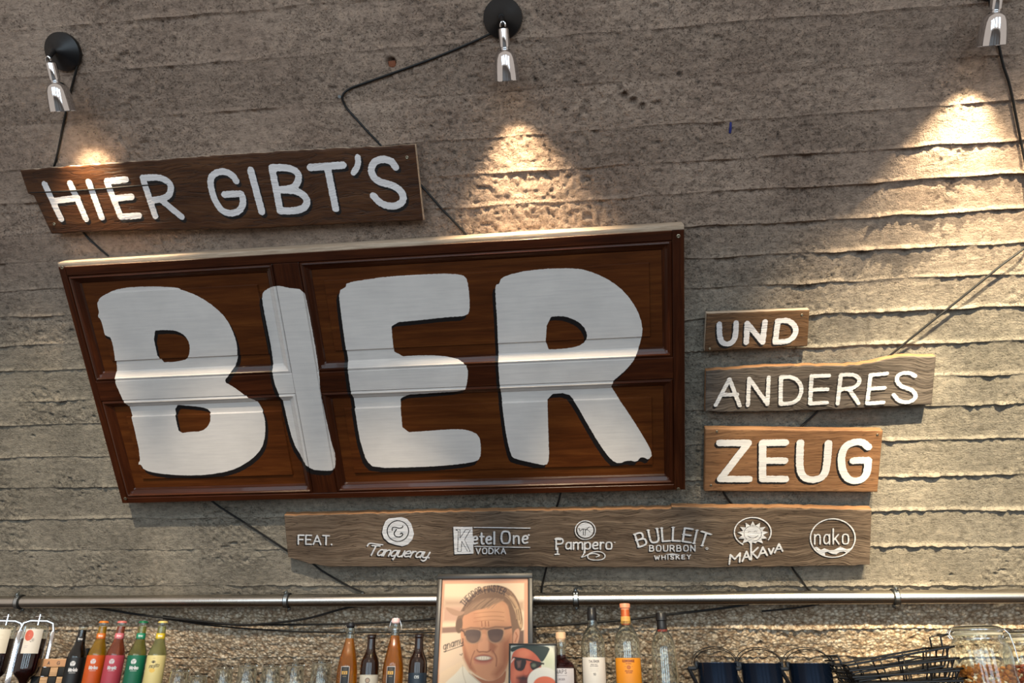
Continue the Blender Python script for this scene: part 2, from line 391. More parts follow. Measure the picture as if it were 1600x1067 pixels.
wall = wallroot('wall_back', 0, 0, 0, kind='structure')
us = np.concatenate([np.arange(U0, U1, 0.0046), [U1]])
def ridge_amp(j, u):
    n = np.interp(u, us, vnoise(us, us * 0, 0.12, 100 + j)[:len(us)]) if False else vnoise(u, u * 0 + j, 0.15, 100 + j)
    vj = LIN(j, u)
    side = sstep(0.1, 0.9, u) * sstep(0.62, 0.50, vj)
    low = sstep(0.35, 0.1, vj) * (1 - side)
    base = 0.0034 + 0.0036 * side + 0.0010 * low
    r = vnoise(u, u * 0, 0.011, 200 + j)
    m_ = vnoise(u, u * 0, 0.045, 250 + j)
    return base * (0.25 + 1.25 * n) * (0.45 + 1.1 * r) * (0.5 + m_)
for j in range(len(JL) - 1):
    span = JL[j] - JL[j + 1]
    fine = 2 <= j <= 23
    if fine:
        inner = np.linspace(0.075, 0.93, max(8, int(span / 0.0046)))
        e = np.array([0.002, 0.005, 0.0085]) / span
        ts = np.unique(np.concatenate([[0], e, inner, 1 - e[::-1], [1]]))
    else: ts = np.linspace(0, 1, 5)
    uu = us if fine else np.linspace(U0, U1, 160)
    T, UU = np.meshgrid(ts, uu, indexing='ij')
    top = LIN(j, UU) + (vnoise(UU, UU * 0, 0.09, 300 + j) - 0.5) * 0.006
    bot = LIN(j + 1, UU) + (vnoise(UU, UU * 0, 0.09, 301 + j) - 0.5) * 0.006
    VV = top + (bot - top) * T
    h, rough, agg = wall_height(UU, VV)
    off = (random.Random(j).random() - 0.5) * 0.004
    dt = (top - VV); db = (VV - bot)
    edge = sstep(0, 0.012, np.minimum(dt, db))
    h = h * (0.15 + 0.85 * edge) + off * edge
    if j > 0: h += ridge_amp(j, UU) * np.exp(-(dt / 0.0035) ** 2)
    h += ridge_amp(j + 1, UU) * np.exp(-(db / 0.0060) ** 2)
    # ragged hollow right under the upper fin
    hol = vnoise(UU, UU * 0, 0.05, 400 + j) * vnoise(UU, VV, 0.012, 401 + j)
    h -= ridge_amp(j, UU) * 1.4 * hol * np.exp(-((dt - 0.010) / 0.008) ** 2)
    V3 = np.stack([UU, VV, h], -1).reshape(-1, 3)
    nt, nu = T.shape
    i = np.arange(nt * nu).reshape(nt, nu)
    fc = np.stack([i[:-1, :-1], i[1:, :-1], i[1:, 1:], i[:-1, 1:]], -1).reshape(-1, 4)
    tint = np.full(len(V3), random.Random(50 + j).random())
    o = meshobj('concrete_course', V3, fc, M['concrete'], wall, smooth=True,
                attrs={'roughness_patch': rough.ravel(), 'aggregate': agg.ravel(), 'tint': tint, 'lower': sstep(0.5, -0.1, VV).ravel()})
# plain upper and lower continuation, floor
for nm, va, vb in (('concrete_course', 1.60, 2.6), ('concrete_course', -3.58, -1.62)):
    o = meshobj(nm, [(U0, va, 0), (U1, va, 0), (U1, vb, 0), (U0, vb, 0)], [(0, 1, 2, 3)], M['concrete'], wall)
q = bpy.data.objects.new('floor', bpy.data.meshes.new('floor')); q.data.from_pydata([(-5, -5, 0), (5, -5, 0), (5, 5.2, 0), (-5, 5.2, 0)], [], [(0, 1, 2, 3)])
q.data.materials.append(M['floor']); COL.objects.link(q); tag(q, kind='structure')
# broken brick seen in the square hole, and a blue wall plug
bu, bv = uv(612, 99)
MB().box((bu - .012, bv - .010, -.028), (bu + .010, bv + .008, -.009), 0.001).build('brick', plain('red_brick', (128, 76, 52), 0.9, bumpy=0.5), wall)
bu, bv = uv(1141, 201)
MB().tube([(bu + .001, bv + .018, 0.001), (bu, bv, 0.003), (bu - .001, bv - .012, 0.001)], [.003, .004, .003], 8).build('wall_plug', plain('blue_plastic', (30, 40, 110), 0.5), wall)

# ------------------------------------------------------------------ signed distance painting
def chaikin(P, n=2, closed=False):
    P = np.asarray(P, float)
    for _ in range(n):
        if closed: A = P; B = np.roll(P, -1, 0)
        else: A = P[:-1]; B = P[1:]
        Q = np.empty((len(A) * 2, 2)); Q[0::2] = A * .75 + B * .25; Q[1::2] = A * .25 + B * .75
        if not closed: Q = np.vstack([P[:1], Q, P[-1:]])
        P = Q
    return P
def sd_polyline(X, Y, P, r, out, closed=False):
    P = np.asarray(P, float)
    if closed: P = np.vstack([P, P[:1]])
    lo = P.min(0) - r * 3 - .004; hi = P.max(0) + r * 3 + .004
    m = (X >= lo[0]) & (X <= hi[0]) & (Y >= lo[1]) & (Y <= hi[1])
    if not m.any(): return
    x = X[m]; y = Y[m]; d = np.full(x.shape, 1e9)
    for (ax, ay), (bx, by) in zip(P[:-1], P[1:]):
        dx, dy = bx - ax, by - ay; L = dx * dx + dy * dy
        t = np.clip(((x - ax) * dx + (y - ay) * dy) / L, 0, 1) if L > 0 else 0
        d = np.minimum(d, np.hypot(x - ax - t * dx, y - ay - t * dy))
    out[m] = np.minimum(out[m], d - r)
def sd_polygon(X, Y, P):
    P = np.asarray(P, float); Q = np.roll(P, -1, 0)
    d = np.full(X.shape, 1e9); ins = np.zeros(X.shape, bool)
    for (ax, ay), (bx, by) in zip(P, Q):
        dx, dy = bx - ax, by - ay; L = dx * dx + dy * dy
        if L == 0: continue
        t = np.clip(((X - ax) * dx + (Y - ay) * dy) / L, 0, 1)
        d = np.minimum(d, np.hypot(X - ax - t * dx, Y - ay - t * dy))
        if ay != by: ins ^= ((ay > Y) != (by > Y)) & (X < (bx - ax) * (Y - ay) / (by - ay) + ax)
    return np.where(ins, -d, d)

# single stroke alphabet: x,y on a 10 high grid, y up; '~' smooths the stroke
GL = {
 'A': (8, "0,0 4,10 8,0|1.4,3.4 6.6,3.4"), 'B': (7, "0,0 0,10|~0,10 5,10 6,7.6 5,5.2 0,5.2|~0,5.2 6,5.2 7,2.6 6,0 0,0"), 'C': (7, "~7,8.6 5,10 2,9.8 0,7 0,3 2,.2 5,0 7,1.4"),
 'D': (7.5, "0,0 0,10|~0,10 4.5,10 7.5,7.5 7.5,2.5 4.5,0 0,0"), 'E': (6, "6,10 0,10 0,0 6,0|0,5.2 5,5.2"), 'F': (6, "6,10 0,10 0,0|0,5.2 5,5.2"),
 'G': (7.5, "~7,8.6 5,10 2,9.8 0,7 0,3 2,.2 5,0 7.2,1.6|7.3,1 7.3,4.6 4.4,4.6"), 'H': (7, "0,0 0,10|7,0 7,10|0,5 7,5"), 'I': (1, ".5,0 .5,10"),
 'K': (7, "0,0 0,10|6.5,10 0,4|2.3,6 7,0"), 'L': (5.5, "0,10 0,0 5.5,0"), 'M': (9, "0,0 .8,10 4.5,3 8.2,10 9,0"), 'N': (7, "0,0 0,10 7,0 7,10"),
 'O': (8, "~4,10 1,9.6 0,5 1,.4 4,0 7,.4 8,5 7,9.6 4,10"), 'P': (6.5, "0,0 0,10|~0,10 5,10 6.5,7.4 5,4.8 0,4.8"), 'R': (7, "0,0 0,10|~0,10 5,10 6.6,7.4 5,4.9 0,4.9|3.4,4.9 7,0"),
 'S': (6.5, "~6.2,8.4 5,10 2,10 .4,8 1,5.9 3.5,5 6,3.8 6.4,1.6 5,0 2,0 .2,1.5"), 'T': (7, "0,10 7,10|3.5,10 3.5,0"), 'U': (7, "~0,10 0,3 1,.4 3.5,0 6,.4 7,3 7,10"),
 'V': (7.5, "0,10 3.75,0 7.5,10"), 'W': (10, "0,10 2.6,0 5,8 7.4,0 10,10"), 'Y': (7, "0,10 3.5,5 7,10|3.5,5 3.5,0"), 'Z': (7, "0,10 7,10 0,0 7,0"), 'X': (7, "0,0 7,10|0,10 7,0"),
 'a': (5, "~4.8,5 3.5,6.3 1.2,6 0,3.4 .6,.6 2.6,0 4.8,2|4.8,6.2 4.8,0"), 'e': (5, "~.2,3.3 4.8,3.5 4.4,6 2.4,6.4 .4,5 0,2.4 1.5,0 4.6,.9"), 'g': (5, "~4.8,5 3.5,6.3 1.2,6 0,3.4 .6,.8 2.6,.2 4.8,2|~4.8,6.2 4.6,-2 3,-3.4 .4,-2.6"),
 'i': (.8, ".4,0 .4,6.2|.4,8.4 .4,8.7"), 'j': (2, "~1.6,6.2 1.6,-2 0,-3|1.6,8.4 1.6,8.7"), 'k': (4.8, "0,0 0,10|4.4,6.2 0,2.4|1.5,3.7 4.8,0"), 'l': (.8, ".4,0 .4,10"), 'm': (8, "0,0 0,6.2|~0,4.6 1.8,6.4 3.8,6 4,4 4,0|~4,4.6 5.8,6.4 7.8,6 8,4 8,0"),
 'n': (4.6, "0,0 0,6.2|~0,4.4 2,6.4 4.3,6 4.6,4 4.6,0"), 'o': (5.2, "~2.6,6.4 .4,6 0,3.2 .4,.4 2.6,0 4.8,.4 5.2,3.2 4.8,6 2.6,6.4"), 'p': (5, "0,6.2 0,-3.4|~0,5 2,6.4 4.6,6 5,3.2 4.6,.4 2,0 0,1.4"),
 'q': (5, "~4.8,5 3.5,6.3 1.2,6 0,3.4 .6,.6 2.6,0 4.8,2|4.8,6.2 4.4,-3.6 3.6,-2.6"), 'r': (3, "0,0 0,6.2|~0,4.2 1.4,6.4 3,6"), 't': (3.4, "~1.4,9 1.4,1 2.2,0 3.4,.4|0,6.2 3.4,6.2"), 'u': (4.6, "~0,6.2 0,1.4 1,0 3,0 4.6,1.8|4.6,6.2 4.6,0"),
 'v': (4.6, "0,6.2 2.3,0 4.6,6.2"), 'y': (4.8, "~0,6.2 0,1.6 1,.2 3,.2 4.8,1.8|~4.8,6.2 4.6,-2 3,-3.4 .6,-2.4"), 'z': (4.4, "0,6.2 4.4,6.2 0,0 4.4,0"), '.': (1, ".4,0 .4,.5"), '-': (4, "0,4 4,4"), "'": (1, ".8,10 .3,7.5"),
 '0': (6, "~3,10 .6,9.4 0,5 .6,.6 3,0 5.4,.6 6,5 5.4,9.4 3,10"), '1': (3, "0,8 2,10 2,0"), ' ': (3.2, "")}
GL['s'] = (4.4, "~4.2,5.2 3,6.4 1,6.2 .3,4.8 2.2,3.4 4.2,2.2 3.8,.4 1.8,-.2 .2,.9"); GL['f'] = (3.4, "~3.4,9.8 1.8,9.8 1.4,8 1.4,0|0,6.2 3.2,6.2"); GL['b'] = (5, "0,10 0,0|~0,5 2,6.4 4.6,6 5,3.2 4.6,.4 2,0 0,1.4")
def text(s, x0, y0, x1, y1, h, slant=0.0, gap=2.2, arc=0.0, yup=-1, rot=True):
    """strokes of a text set along the baseline (x0,y0)-(x1,y1), letter height h; arc = sagitta of the baseline"""
    W = sum(GL[c][0] + gap for c in s) - gap
    dx, dy = x1 - x0, y1 - y0; L = math.hypot(dx, dy); kx = L / W; ky = h / 10.0
    ex = np.array([dx, dy]) / L; ey = np.array([ex[1], -ex[0]]) if yup < 0 else np.array([-ex[1], ex[0]])
    out = []; px = 0
    for c in s:
        w, d = GL[c]
        for st in d.split('|'):
            if not st: continue
            sm = st[0] == '~'
            P = np.array([[float(a) for a in q.split(',')] for q in st.strip('~').split()])
            if sm: P = chaikin(P, 2)
            Q = []
            mid = px + w / 2
            tm = mid / W
            lift = arc * 4 * tm * (1 - tm); sl = arc * 4 * (1 - 2 * tm) / L if rot else 0
            for X, Y in P:
                lx = (X - w / 2) * kx + slant * Y * ky; ly = Y * ky
                ca, sa = 1 / math.hypot(1, sl), sl / math.hypot(1, sl)
                lx, ly = lx * ca - ly * sa, lx * sa + ly * ca
                g = (mid * kx + lx); k = lift + ly
                p = np.array([x0, y0]) + ex * g + ey * k
                Q.append(p)
            out.append(np.array(Q))
        px += w + gap
    return out

def crop(x0, y0, s):
    return lambda pts: np.array([(x0 + a / s, y0 + b / s) for a, b in pts])
def to_uv(P, w): return np.array([uv(a, b, w) for a, b in P])

def grid_piece(name, topc, botc, w0, w1, res, mats, parent, org, inkfn=None, leftpts=None, wave=0.0, seed=0, nv=None, edge_top=1):
    """a board: front face between two edge curves given in wall uv, front at w1, back at w0"""
    topc = np.asarray(topc); botc = np.asarray(botc)
    def samp(C, s):
        d = np.concatenate([[0], np.cumsum(np.hypot(*np.diff(C, axis=0).T))]); d /= d[-1]
        return np.stack([np.interp(s, d, C[:, 0]), np.interp(s, d, C[:, 1])], -1)
    L = np.hypot(*(topc[-1] - topc[0])); H = np.hypot(*(topc[0] - botc[0]))
    nu = max(3, int(L / res)); nv = nv or max(3, int(H / res))
    s = np.linspace(0, 1, nu); t = np.linspace(0, 1, nv)
    A = samp(topc, s); B = samp(botc, s)
    if wave:
        A[:, 1] += (vnoise(s * L, s * 0, 0.02, seed) - .5) * wave; B[:, 1] += (vnoise(s * L, s * 0, 0.02, seed + 1) - .5) * wave
    G = B[None] * (1 - t)[:, None, None] + A[None] * t[:, None, None]
    if leftpts is not None:      # shift of the left end along t: list of (t, du)
        du = np.interp(t, [q[0] for q in leftpts], [q[1] for q in leftpts])
        G[:, :, 0] += du[:, None] * np.clip(1 - s * L / 0.15, 0, 1)[None]
    X = G[..., 0]; Y = G[..., 1]
    Z = np.full(X.shape, w1)
    bev = 0.0015
    Z[0, :] -= bev; Z[-1, :] -= bev; Z[:, 0] -= bev; Z[:, -1] -= bev
    Z[1:-1, 1:-1] += (vnoise(X[1:-1, 1:-1] * 0.15, Y[1:-1, 1:-1], 0.012, seed + 5) - .5) * wave * 0.25
    n = nu * nv; i = np.arange(n).reshape(nv, nu)
    f = np.stack([i[:-1, :-1], i[:-1, 1:], i[1:, 1:], i[1:, :-1]], -1).reshape(-1, 4)
    ring = np.concatenate([i[0, :], i[1:, -1], i[-1, -2::-1], i[-2:0:-1, 0]])
    m = len(ring)
    V = np.stack([X, Y, Z], -1).reshape(-1, 3)
    back = V[ring].copy(); back[:, 2] = w0
    V2 = np.vstack([V, back])
    b = n + np.arange(m)
    sf = np.stack([ring, b, np.roll(b, -1), np.roll(ring, -1)], -1)
    mi = np.zeros(len(f) + m, int); mi[len(f):] = edge_top
    if inkfn: ink, sh = inkfn(V2[:, 0], V2[:, 1])
    else: ink = sh = np.full(len(V2), 1.0)
    ink = ink.copy(); sh = sh.copy(); ink[n:] = 1; sh[n:] = 1
    V2 = V2 - np.array([org[0], org[1], org[2]])
    return meshobj(name, V2, np.vstack([f, sf]), mats, parent, midx=mi, attrs={'ink': ink, 'shade': sh}), f

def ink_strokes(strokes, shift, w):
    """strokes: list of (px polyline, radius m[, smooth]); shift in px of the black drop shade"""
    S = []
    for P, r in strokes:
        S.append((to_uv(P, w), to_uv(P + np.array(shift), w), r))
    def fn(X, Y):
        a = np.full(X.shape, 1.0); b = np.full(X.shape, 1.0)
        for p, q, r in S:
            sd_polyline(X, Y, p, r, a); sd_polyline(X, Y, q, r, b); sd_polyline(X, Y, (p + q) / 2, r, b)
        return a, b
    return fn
def screw(parent, u, v, w, r=0.005):
    MB().lathe([(r, w), (r, w + .0012), (r * .7, w + .002), (r * .25, w + .0012)], 12, Matrix.Translation((u, v, 0))).build('screw', M['screw'], parent)

# ------------------------------------------------------------------ plank HIER GIBT'S
WP = 0.040
c2 = crop(20, 220, 4.444); c3 = crop(340, 210, 4.706)
S = []
rr = 0.0098
def add(cf, pts, r=rr, sm=False):
    P = cf(pts)
    if sm: P = chaikin(P, 2)
    S.append((P, r))
for a in ([(222, 303), (335, 542)], [(398, 297), (508, 542)], [(305, 415), (450, 397)], [(527, 287), (617, 532)], [(655, 290), (748, 525)], [(655, 282), (785, 268)], [(700, 403), (825, 388)], [(750, 528), (876, 518)],
          [(903, 262), (988, 522)], [(1030, 410), (1172, 528)]): add(c2, a)
add(c2, [(903, 258), (1020, 252), (1092, 290), (1100, 345), (1075, 395), (960, 415)], sm=True)
add(c3, [(137, 342), (115, 305), (60, 272), (0, 275), (-45, 305), (-55, 360), (-35, 450), (10, 540), (60, 578), (120, 580), (165, 560), (190, 510), (180, 440), (158, 435), (50, 443)], .0100, True)
add(c3, [(243, 265), (325, 568)], .0108); add(c3, [(400, 250), (460, 560)], .0108)
add(c3, [(400, 245), (520, 243), (598, 282), (592, 360), (540, 400), (440, 408)], .0104, True)
add(c3, [(440, 408), (580, 410), (662, 470), (650, 535), (580, 562), (465, 562)], .0108, True)
add(c3, [(682, 243), (922, 226)], .0108); add(c3, [(808, 245), (868, 545)], .0108)
add(c3, [(1030, 168), (1036, 225), (1000, 280)], .0090, True)
add(c3, [(1308, 240), (1280, 195), (1200, 178), (1135, 215), (1128, 290), (1180, 350), (1290, 372), (1365, 430), (1365, 500), (1290, 535), (1200, 510), (1145, 452)], .0105, True)
org = (*uv(340, 300), 0)
root = wallroot('wooden_sign', *org, label="long dark brown plank painted HIER GIBT'S in white, above the door panel", cat='sign')
top = to_uv([(31, 266), (120, 259), (222, 251.5), (380, 240), (500, 233), (648, 226)], WP)
bot = to_uv([(80, 365), (200, 361), (380, 358), (520, 351), (661, 344)], WP)
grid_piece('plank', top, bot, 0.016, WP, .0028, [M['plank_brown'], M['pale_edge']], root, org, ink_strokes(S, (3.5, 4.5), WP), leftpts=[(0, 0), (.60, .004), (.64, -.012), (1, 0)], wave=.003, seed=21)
for sx in (-.45, .45): MB().box((sx - .015, -.05, 0), (sx + .015, .04, .0165)).build('spacer', M['counter'], root, smooth=False)
# split in the plank, a dark gap that follows the grain
cr = to_uv([(46, 301), (100, 299), (160, 295), (205, 291), (262, 287)], WP) - np.array(org[:2])
MB().tube([(a, b, WP + .0002) for a, b in cr], [.0012, .0028, .0022, .0030, .0006], 6).build('split', M['rubber'], root)
for q in [(636, 246), (85, 350)]: a = uv(*q, WP) - np.array(org[:2]); screw(root, a[0], a[1], WP)

# ------------------------------------------------------------------ planks UND / ANDERES / ZEUG
c7 = crop(1080, 460, 3.1375)
def letters(dat, r):
    out = []
    for d in dat:
        sm = d[0] == 's'; P = c7(d[1:] if sm else d)
        out.append((chaikin(P, 2) if sm else P, r))
    return out
und = letters([['s', (138, 145), (138, 200), (150, 238), (180, 245), (208, 232), (219, 190), (220, 140)], [(270, 235), (275, 142)], [(275, 142), (350, 235)], [(350, 235), (362, 135)],
               [(412, 232), (425, 130)], ['s', (425, 130), (475, 126), (510, 152), (514, 195), (480, 230), (412, 234)]], .0082)
anderes = letters([[(120, 543), (188, 415)], [(188, 415), (238, 545)], [(155, 492), (225, 490)], [(278, 543), (284, 412)], [(284, 412), (374, 538)], [(374, 538), (380, 407)],
                   [(438, 535), (440, 407)], ['s', (440, 405), (500, 403), (540, 440), (540, 490), (510, 532), (438, 537)], [(590, 400), (583, 533)], [(590, 400), (675, 398)], [(588, 468), (668, 465)], [(585, 535), (665, 530)],
                   [(733, 397), (718, 535)], ['s', (735, 395), (805, 392), (832, 425), (800, 460), (730, 465)], [(775, 465), (820, 533)], [(880, 395), (863, 533)], [(880, 395), (960, 388)], [(873, 463), (948, 458)], [(865, 535), (942, 530)],
                   ['s', (1098, 400), (1070, 383), (1020, 388), (1003, 420), (1030, 452), (1090, 470), (1105, 505), (1070, 530), (1020, 525), (993, 492)]], .0062)
zeug = letters([[(140, 728), (280, 728)], [(280, 728), (143, 905)], [(143, 905), (283, 905)], [(350, 728), (350, 905)], [(350, 728), (462, 726)], [(350, 815), (458, 815)], [(350, 905), (462, 905)],
                ['s', (535, 727), (530, 850), (550, 900), (600, 912), (648, 895), (665, 845), (673, 730)],
                ['s', (868, 748), (842, 724), (800, 722), (750, 745), (733, 810), (745, 875), (775, 912), (825, 915), (862, 885), (868, 815)], [(866, 812), (795, 815)]], .0118)
def sign(label, top, bot, mats, ink, shift, wave, seed, res=.0028, screws=(), **k):
    cpx = np.mean(np.array(top + bot), 0); o3 = (*uv(*cpx), 0)
    r = wallroot('wooden_sign', *o3, label=label, cat='sign')
    t_, b_ = to_uv(top, WP), to_uv(bot, WP)
    if k.pop('smooth', True): t_ = chaikin(t_, 2); b_ = chaikin(b_, 2)
    grid_piece('plank', t_, b_, 0.016, WP, res, mats, r, o3, ink_strokes(ink, shift, WP) if isinstance(ink, list) else ink, wave=wave, seed=seed, **k)
    for q in screws: a = uv(*q, WP) - np.array(o3[:2]); screw(r, a[0], a[1], WP, .004)
    c_ = (t_[0] + t_[-1] + b_[0] + b_[-1]) / 4 - np.array(o3[:2]); h_ = (t_[-1][0] - t_[0][0]) * .36
    for sx in (-1, 1): MB().box((c_[0] + sx * h_ - .012, c_[1] - .022, 0), (c_[0] + sx * h_ + .012, c_[1] + .022, .0165)).build('spacer', M['counter'], r, smooth=False)
    return r, o3
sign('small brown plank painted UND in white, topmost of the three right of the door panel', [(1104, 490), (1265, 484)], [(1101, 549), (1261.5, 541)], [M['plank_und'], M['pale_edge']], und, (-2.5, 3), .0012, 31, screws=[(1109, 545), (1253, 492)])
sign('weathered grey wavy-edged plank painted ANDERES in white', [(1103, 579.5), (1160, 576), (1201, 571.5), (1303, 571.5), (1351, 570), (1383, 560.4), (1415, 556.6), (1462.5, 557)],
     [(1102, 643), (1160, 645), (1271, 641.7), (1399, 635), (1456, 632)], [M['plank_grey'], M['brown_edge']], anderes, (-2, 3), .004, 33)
sign('warm brown plank painted ZEUG in bold white letters', [(1102, 670), (1379.5, 673)], [(1100.7, 767.6), (1371, 769)], [M['plank_zeug'], M['brown_edge']], zeug, (-3, 3), .0012, 35, screws=[(1111, 758), (1371, 679), (1120, 674)])

# ------------------------------------------------------------------ long plank with the painted drink marks
fs = []      # white strokes
holes = []   # dark cuts inside white discs
polys = []
def T_(s, x0, y0, x1, y1, h, r, **k):
    for P in text(s, x0, y0, x1, y1, h, **k): fs.append((P, r))
T_('FEAT.', 466, 850, 519, 851, 14, .0020)
T_('Tanqueray.', 574, 867, 671, 872, 15, .0019, slant=.45, gap=1.2)
fs.append((chaikin([(574, 853), (577, 848), (588, 850), (598, 851)], 2), .0018))
c4 = crop(450, 795, 6.667)
polys.append(c4([(1050, 100), (1120, 92), (1180, 85), (1240, 105), (1280, 150), (1300, 210), (1312, 260), (1295, 320), (1250, 370), (1190, 390), (1120, 375), (1050, 350), (1000, 305), (980, 250), (990, 190), (1015, 130)]))
th = np.linspace(0, 2 * PI, 28)
holes.append((c4([(1145 + 112 * math.cos(a), 232 + 108 * math.sin(a)) for a in th]), .0019))
holes.append((chaikin(c4([(1085, 225), (1085, 195), (1115, 190), (1160, 205), (1195, 195), (1195, 178)]), 2), .0019))
holes.append((chaikin(c4([(1130, 215), (1100, 255), (1120, 290), (1170, 295), (1200, 270), (1185, 250), (1170, 262)]), 2), .0021))
# Ketel One
c5 = crop(690, 795, 5.714)
polys.append(c5([(105, 160), (275, 160), (285, 400), (115, 405)]))
for P in ([(125, 185), (165, 185), (165, 260), (215, 185), (245, 185)], [(255, 190), (205, 275), (255, 380), (235, 380)], [(232, 380), (180, 290), (175, 380), (142, 380), (150, 200), (125, 185)]): holes.append((c5(P), .0012))
T_('etel', 738, 850, 773, 850, 19, .0025); T_('One', 783, 849, 825, 849, 19, .0024, gap=3)
for P in ([(290, 165), (790, 172)], [(295, 335), (790, 345)]): fs.append((c5(P), .0012))
T_('VODKA', 744, 865, 790, 865, 8.5, .0014, gap=3.5)
fs.append((c5([(778, 232), (780, 234)]), .0022))
# Pampero
fs.append((c5([(1283 + 90 * math.cos(a), 190 + 84 * math.sin(a)) for a in th]), .0012))
polys.append(c5([(1283 + 72 * math.cos(a), 190 + 68 * math.sin(a)) for a in th[:-1]]))
for P in ([(1235, 200), (1260, 180), (1290, 185), (1320, 160)], [(1265, 185), (1265, 235)], [(1285, 190), (1280, 240)], [(1300, 185), (1325, 205)], [(1235, 200), (1225, 170)]): holes.append((c5(P), .0013))
T_('Pampero', 869, 858, 956, 858, 17, .0020, gap=2)
for P in ([(1035, 350), (1035, 405)], [(1015, 405), (1050, 405)], [(1015, 270), (1060, 275)]): fs.append((c5(P), .0019))
fs.append((chaikin(c5([(1275, 360), (1270, 410), (1240, 435), (1290, 420), (1340, 385), (1420, 380), (1465, 410), (1450, 450), (1380, 460), (1310, 450), (1300, 410), (1360, 395), (1420, 415), (1380, 430)]), 2), .0012))
fs.append((c5([(1540, 300), (1550, 300)]), .0010))
# Bulleit bourbon whiskey
c6 = crop(970, 795, 5.926)
T_('BULLEIT', 998, 855, 1104, 855, 21, .0024, arc=10, gap=2.4)
for P in text('BULLEIT', 998, 855, 1104, 855, 21, arc=10, gap=2.4):
    for e in (P[0], P[-1]): fs.append((np.array([e + (-2, 0), e + (2, 0)]), .0012))
T_('BOURBON', 1015, 861, 1086, 861, 9, .0014, gap=4)
T_('WHISKEY', 1023, 874, 1079, 873, 6, .0012, gap=5)
polys.append(c6([(405, 420), (478, 412), (550, 424), (478, 432)]))
fs.append((c6([(798 + 10 * math.cos(a), 366 + 10 * math.sin(a)) for a in th[::3]]), .0007))
# Makava sun
sc = np.array([222, 232.0])
sun = []
for k in range(26):
    a = -PI / 2 + k * PI / 13; r_ = 152 if k % 2 == 0 else 100
    if k in (12, 14): r_ = 115
    sun.append((1222 + (r_ * .95) * math.cos(a), 232 + r_ * .78 * math.sin(a)))
polys.append(c6(sun))
holes.append((c6([(1222 + 82 * math.cos(a), 228 + 72 * math.sin(a)) for a in th]), .0010))
for P in ([(1178, 218), (1190, 208), (1205, 216)], [(1232, 214), (1245, 205), (1262, 214)]): holes.append((chaikin(c6(P), 1), .0011))
holes.append((chaikin(c6([(1175, 250), (1200, 268), (1240, 268), (1272, 248)]), 2), .0013))
fs.append((c6([(1222 + 170 * math.cos(a), 215 + 135 * math.sin(a)) for a in np.linspace(PI * .68, PI * 2.18, 34)]), .0014))
def cs(P, r): fs.append((c6(P), r))
for P in ([(1005, 510), (1015, 425)], [(1015, 425), (1055, 465)], [(1055, 465), (1105, 410)], [(1105, 410), (1100, 490)], [(1125, 485), (1165, 395)], [(1165, 395), (1195, 468)], [(1140, 450), (1182, 445)],
          [(1205, 285), (1208, 470)], [(1270, 360), (1210, 415)], [(1215, 405), (1265, 455)], [(1275, 445), (1315, 355)], [(1315, 355), (1355, 430)], [(1290, 415), (1340, 405)],
          [(1370, 370), (1390, 418)], [(1390, 418), (1415, 365)], [(1425, 405), (1465, 325)], [(1465, 325), (1498, 390)], [(1440, 375), (1485, 370)]): cs(P, .0022)
# nako
c9 = crop(1120, 795, 6.4)
fs.append((c9([(1160 + 224 * math.cos(a), 292 + 192 * math.sin(a)) for a in np.linspace(0, 2 * PI, 44)]), .0014))
T_('nako', 1273, 850, 1326, 850, 24, .0017, gap=3)
polys.append(c9([(975, 385), (1000, 378), (1040, 410), (1075, 395), (1130, 415), (1170, 412), (1235, 378), (1300, 405), (1345, 392), (1320, 425), (1300, 440), (1270, 425), (1230, 432), (1195, 455), (1150, 450), (1110, 430), (1080, 438), (1085, 470), (1030, 440)]))
def feat_ink():
    FS = [(to_uv(P, WP), to_uv(P + np.array((-1.6, 1.8)), WP), r) for P, r in fs]
    HS = [(to_uv(P, WP), r) for P, r in holes]; PS = [(to_uv(P, WP), to_uv(P + np.array((-1.6, 1.8)), WP)) for P in polys]
    def fn(X, Y):
        a = np.full(X.shape, 1.0); b = np.full(X.shape, 1.0)
        for P, Q in PS:
            lo = P.min(0) - .02; hi = P.max(0) + .02
            m = (X > lo[0]) & (X < hi[0]) & (Y > lo[1]) & (Y < hi[1])
            a[m] = np.minimum(a[m], sd_polygon(X[m], Y[m], P)); b[m] = np.minimum(b[m], sd_polygon(X[m], Y[m], Q))
        c = np.full(X.shape, 1.0)
        for P, r in HS: sd_polyline(X, Y, P, r, c)
        a = np.maximum(a, -c); b = np.minimum(b, c)
        for p, q, r in FS: r = r * 1.28 + .0002; sd_polyline(X, Y, p, r, a); sd_polyline(X, Y, q, r, b)
        return a, b
    return fn
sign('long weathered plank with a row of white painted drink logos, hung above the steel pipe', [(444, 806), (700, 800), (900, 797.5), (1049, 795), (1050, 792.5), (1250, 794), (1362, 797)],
     [(450, 871), (485, 881), (512, 885.5), (900, 886), (1097, 887), (1359, 883)], [M['plank_feat'], M['brown_edge']], feat_ink(), None, .004, 41, res=.0016, smooth=False)

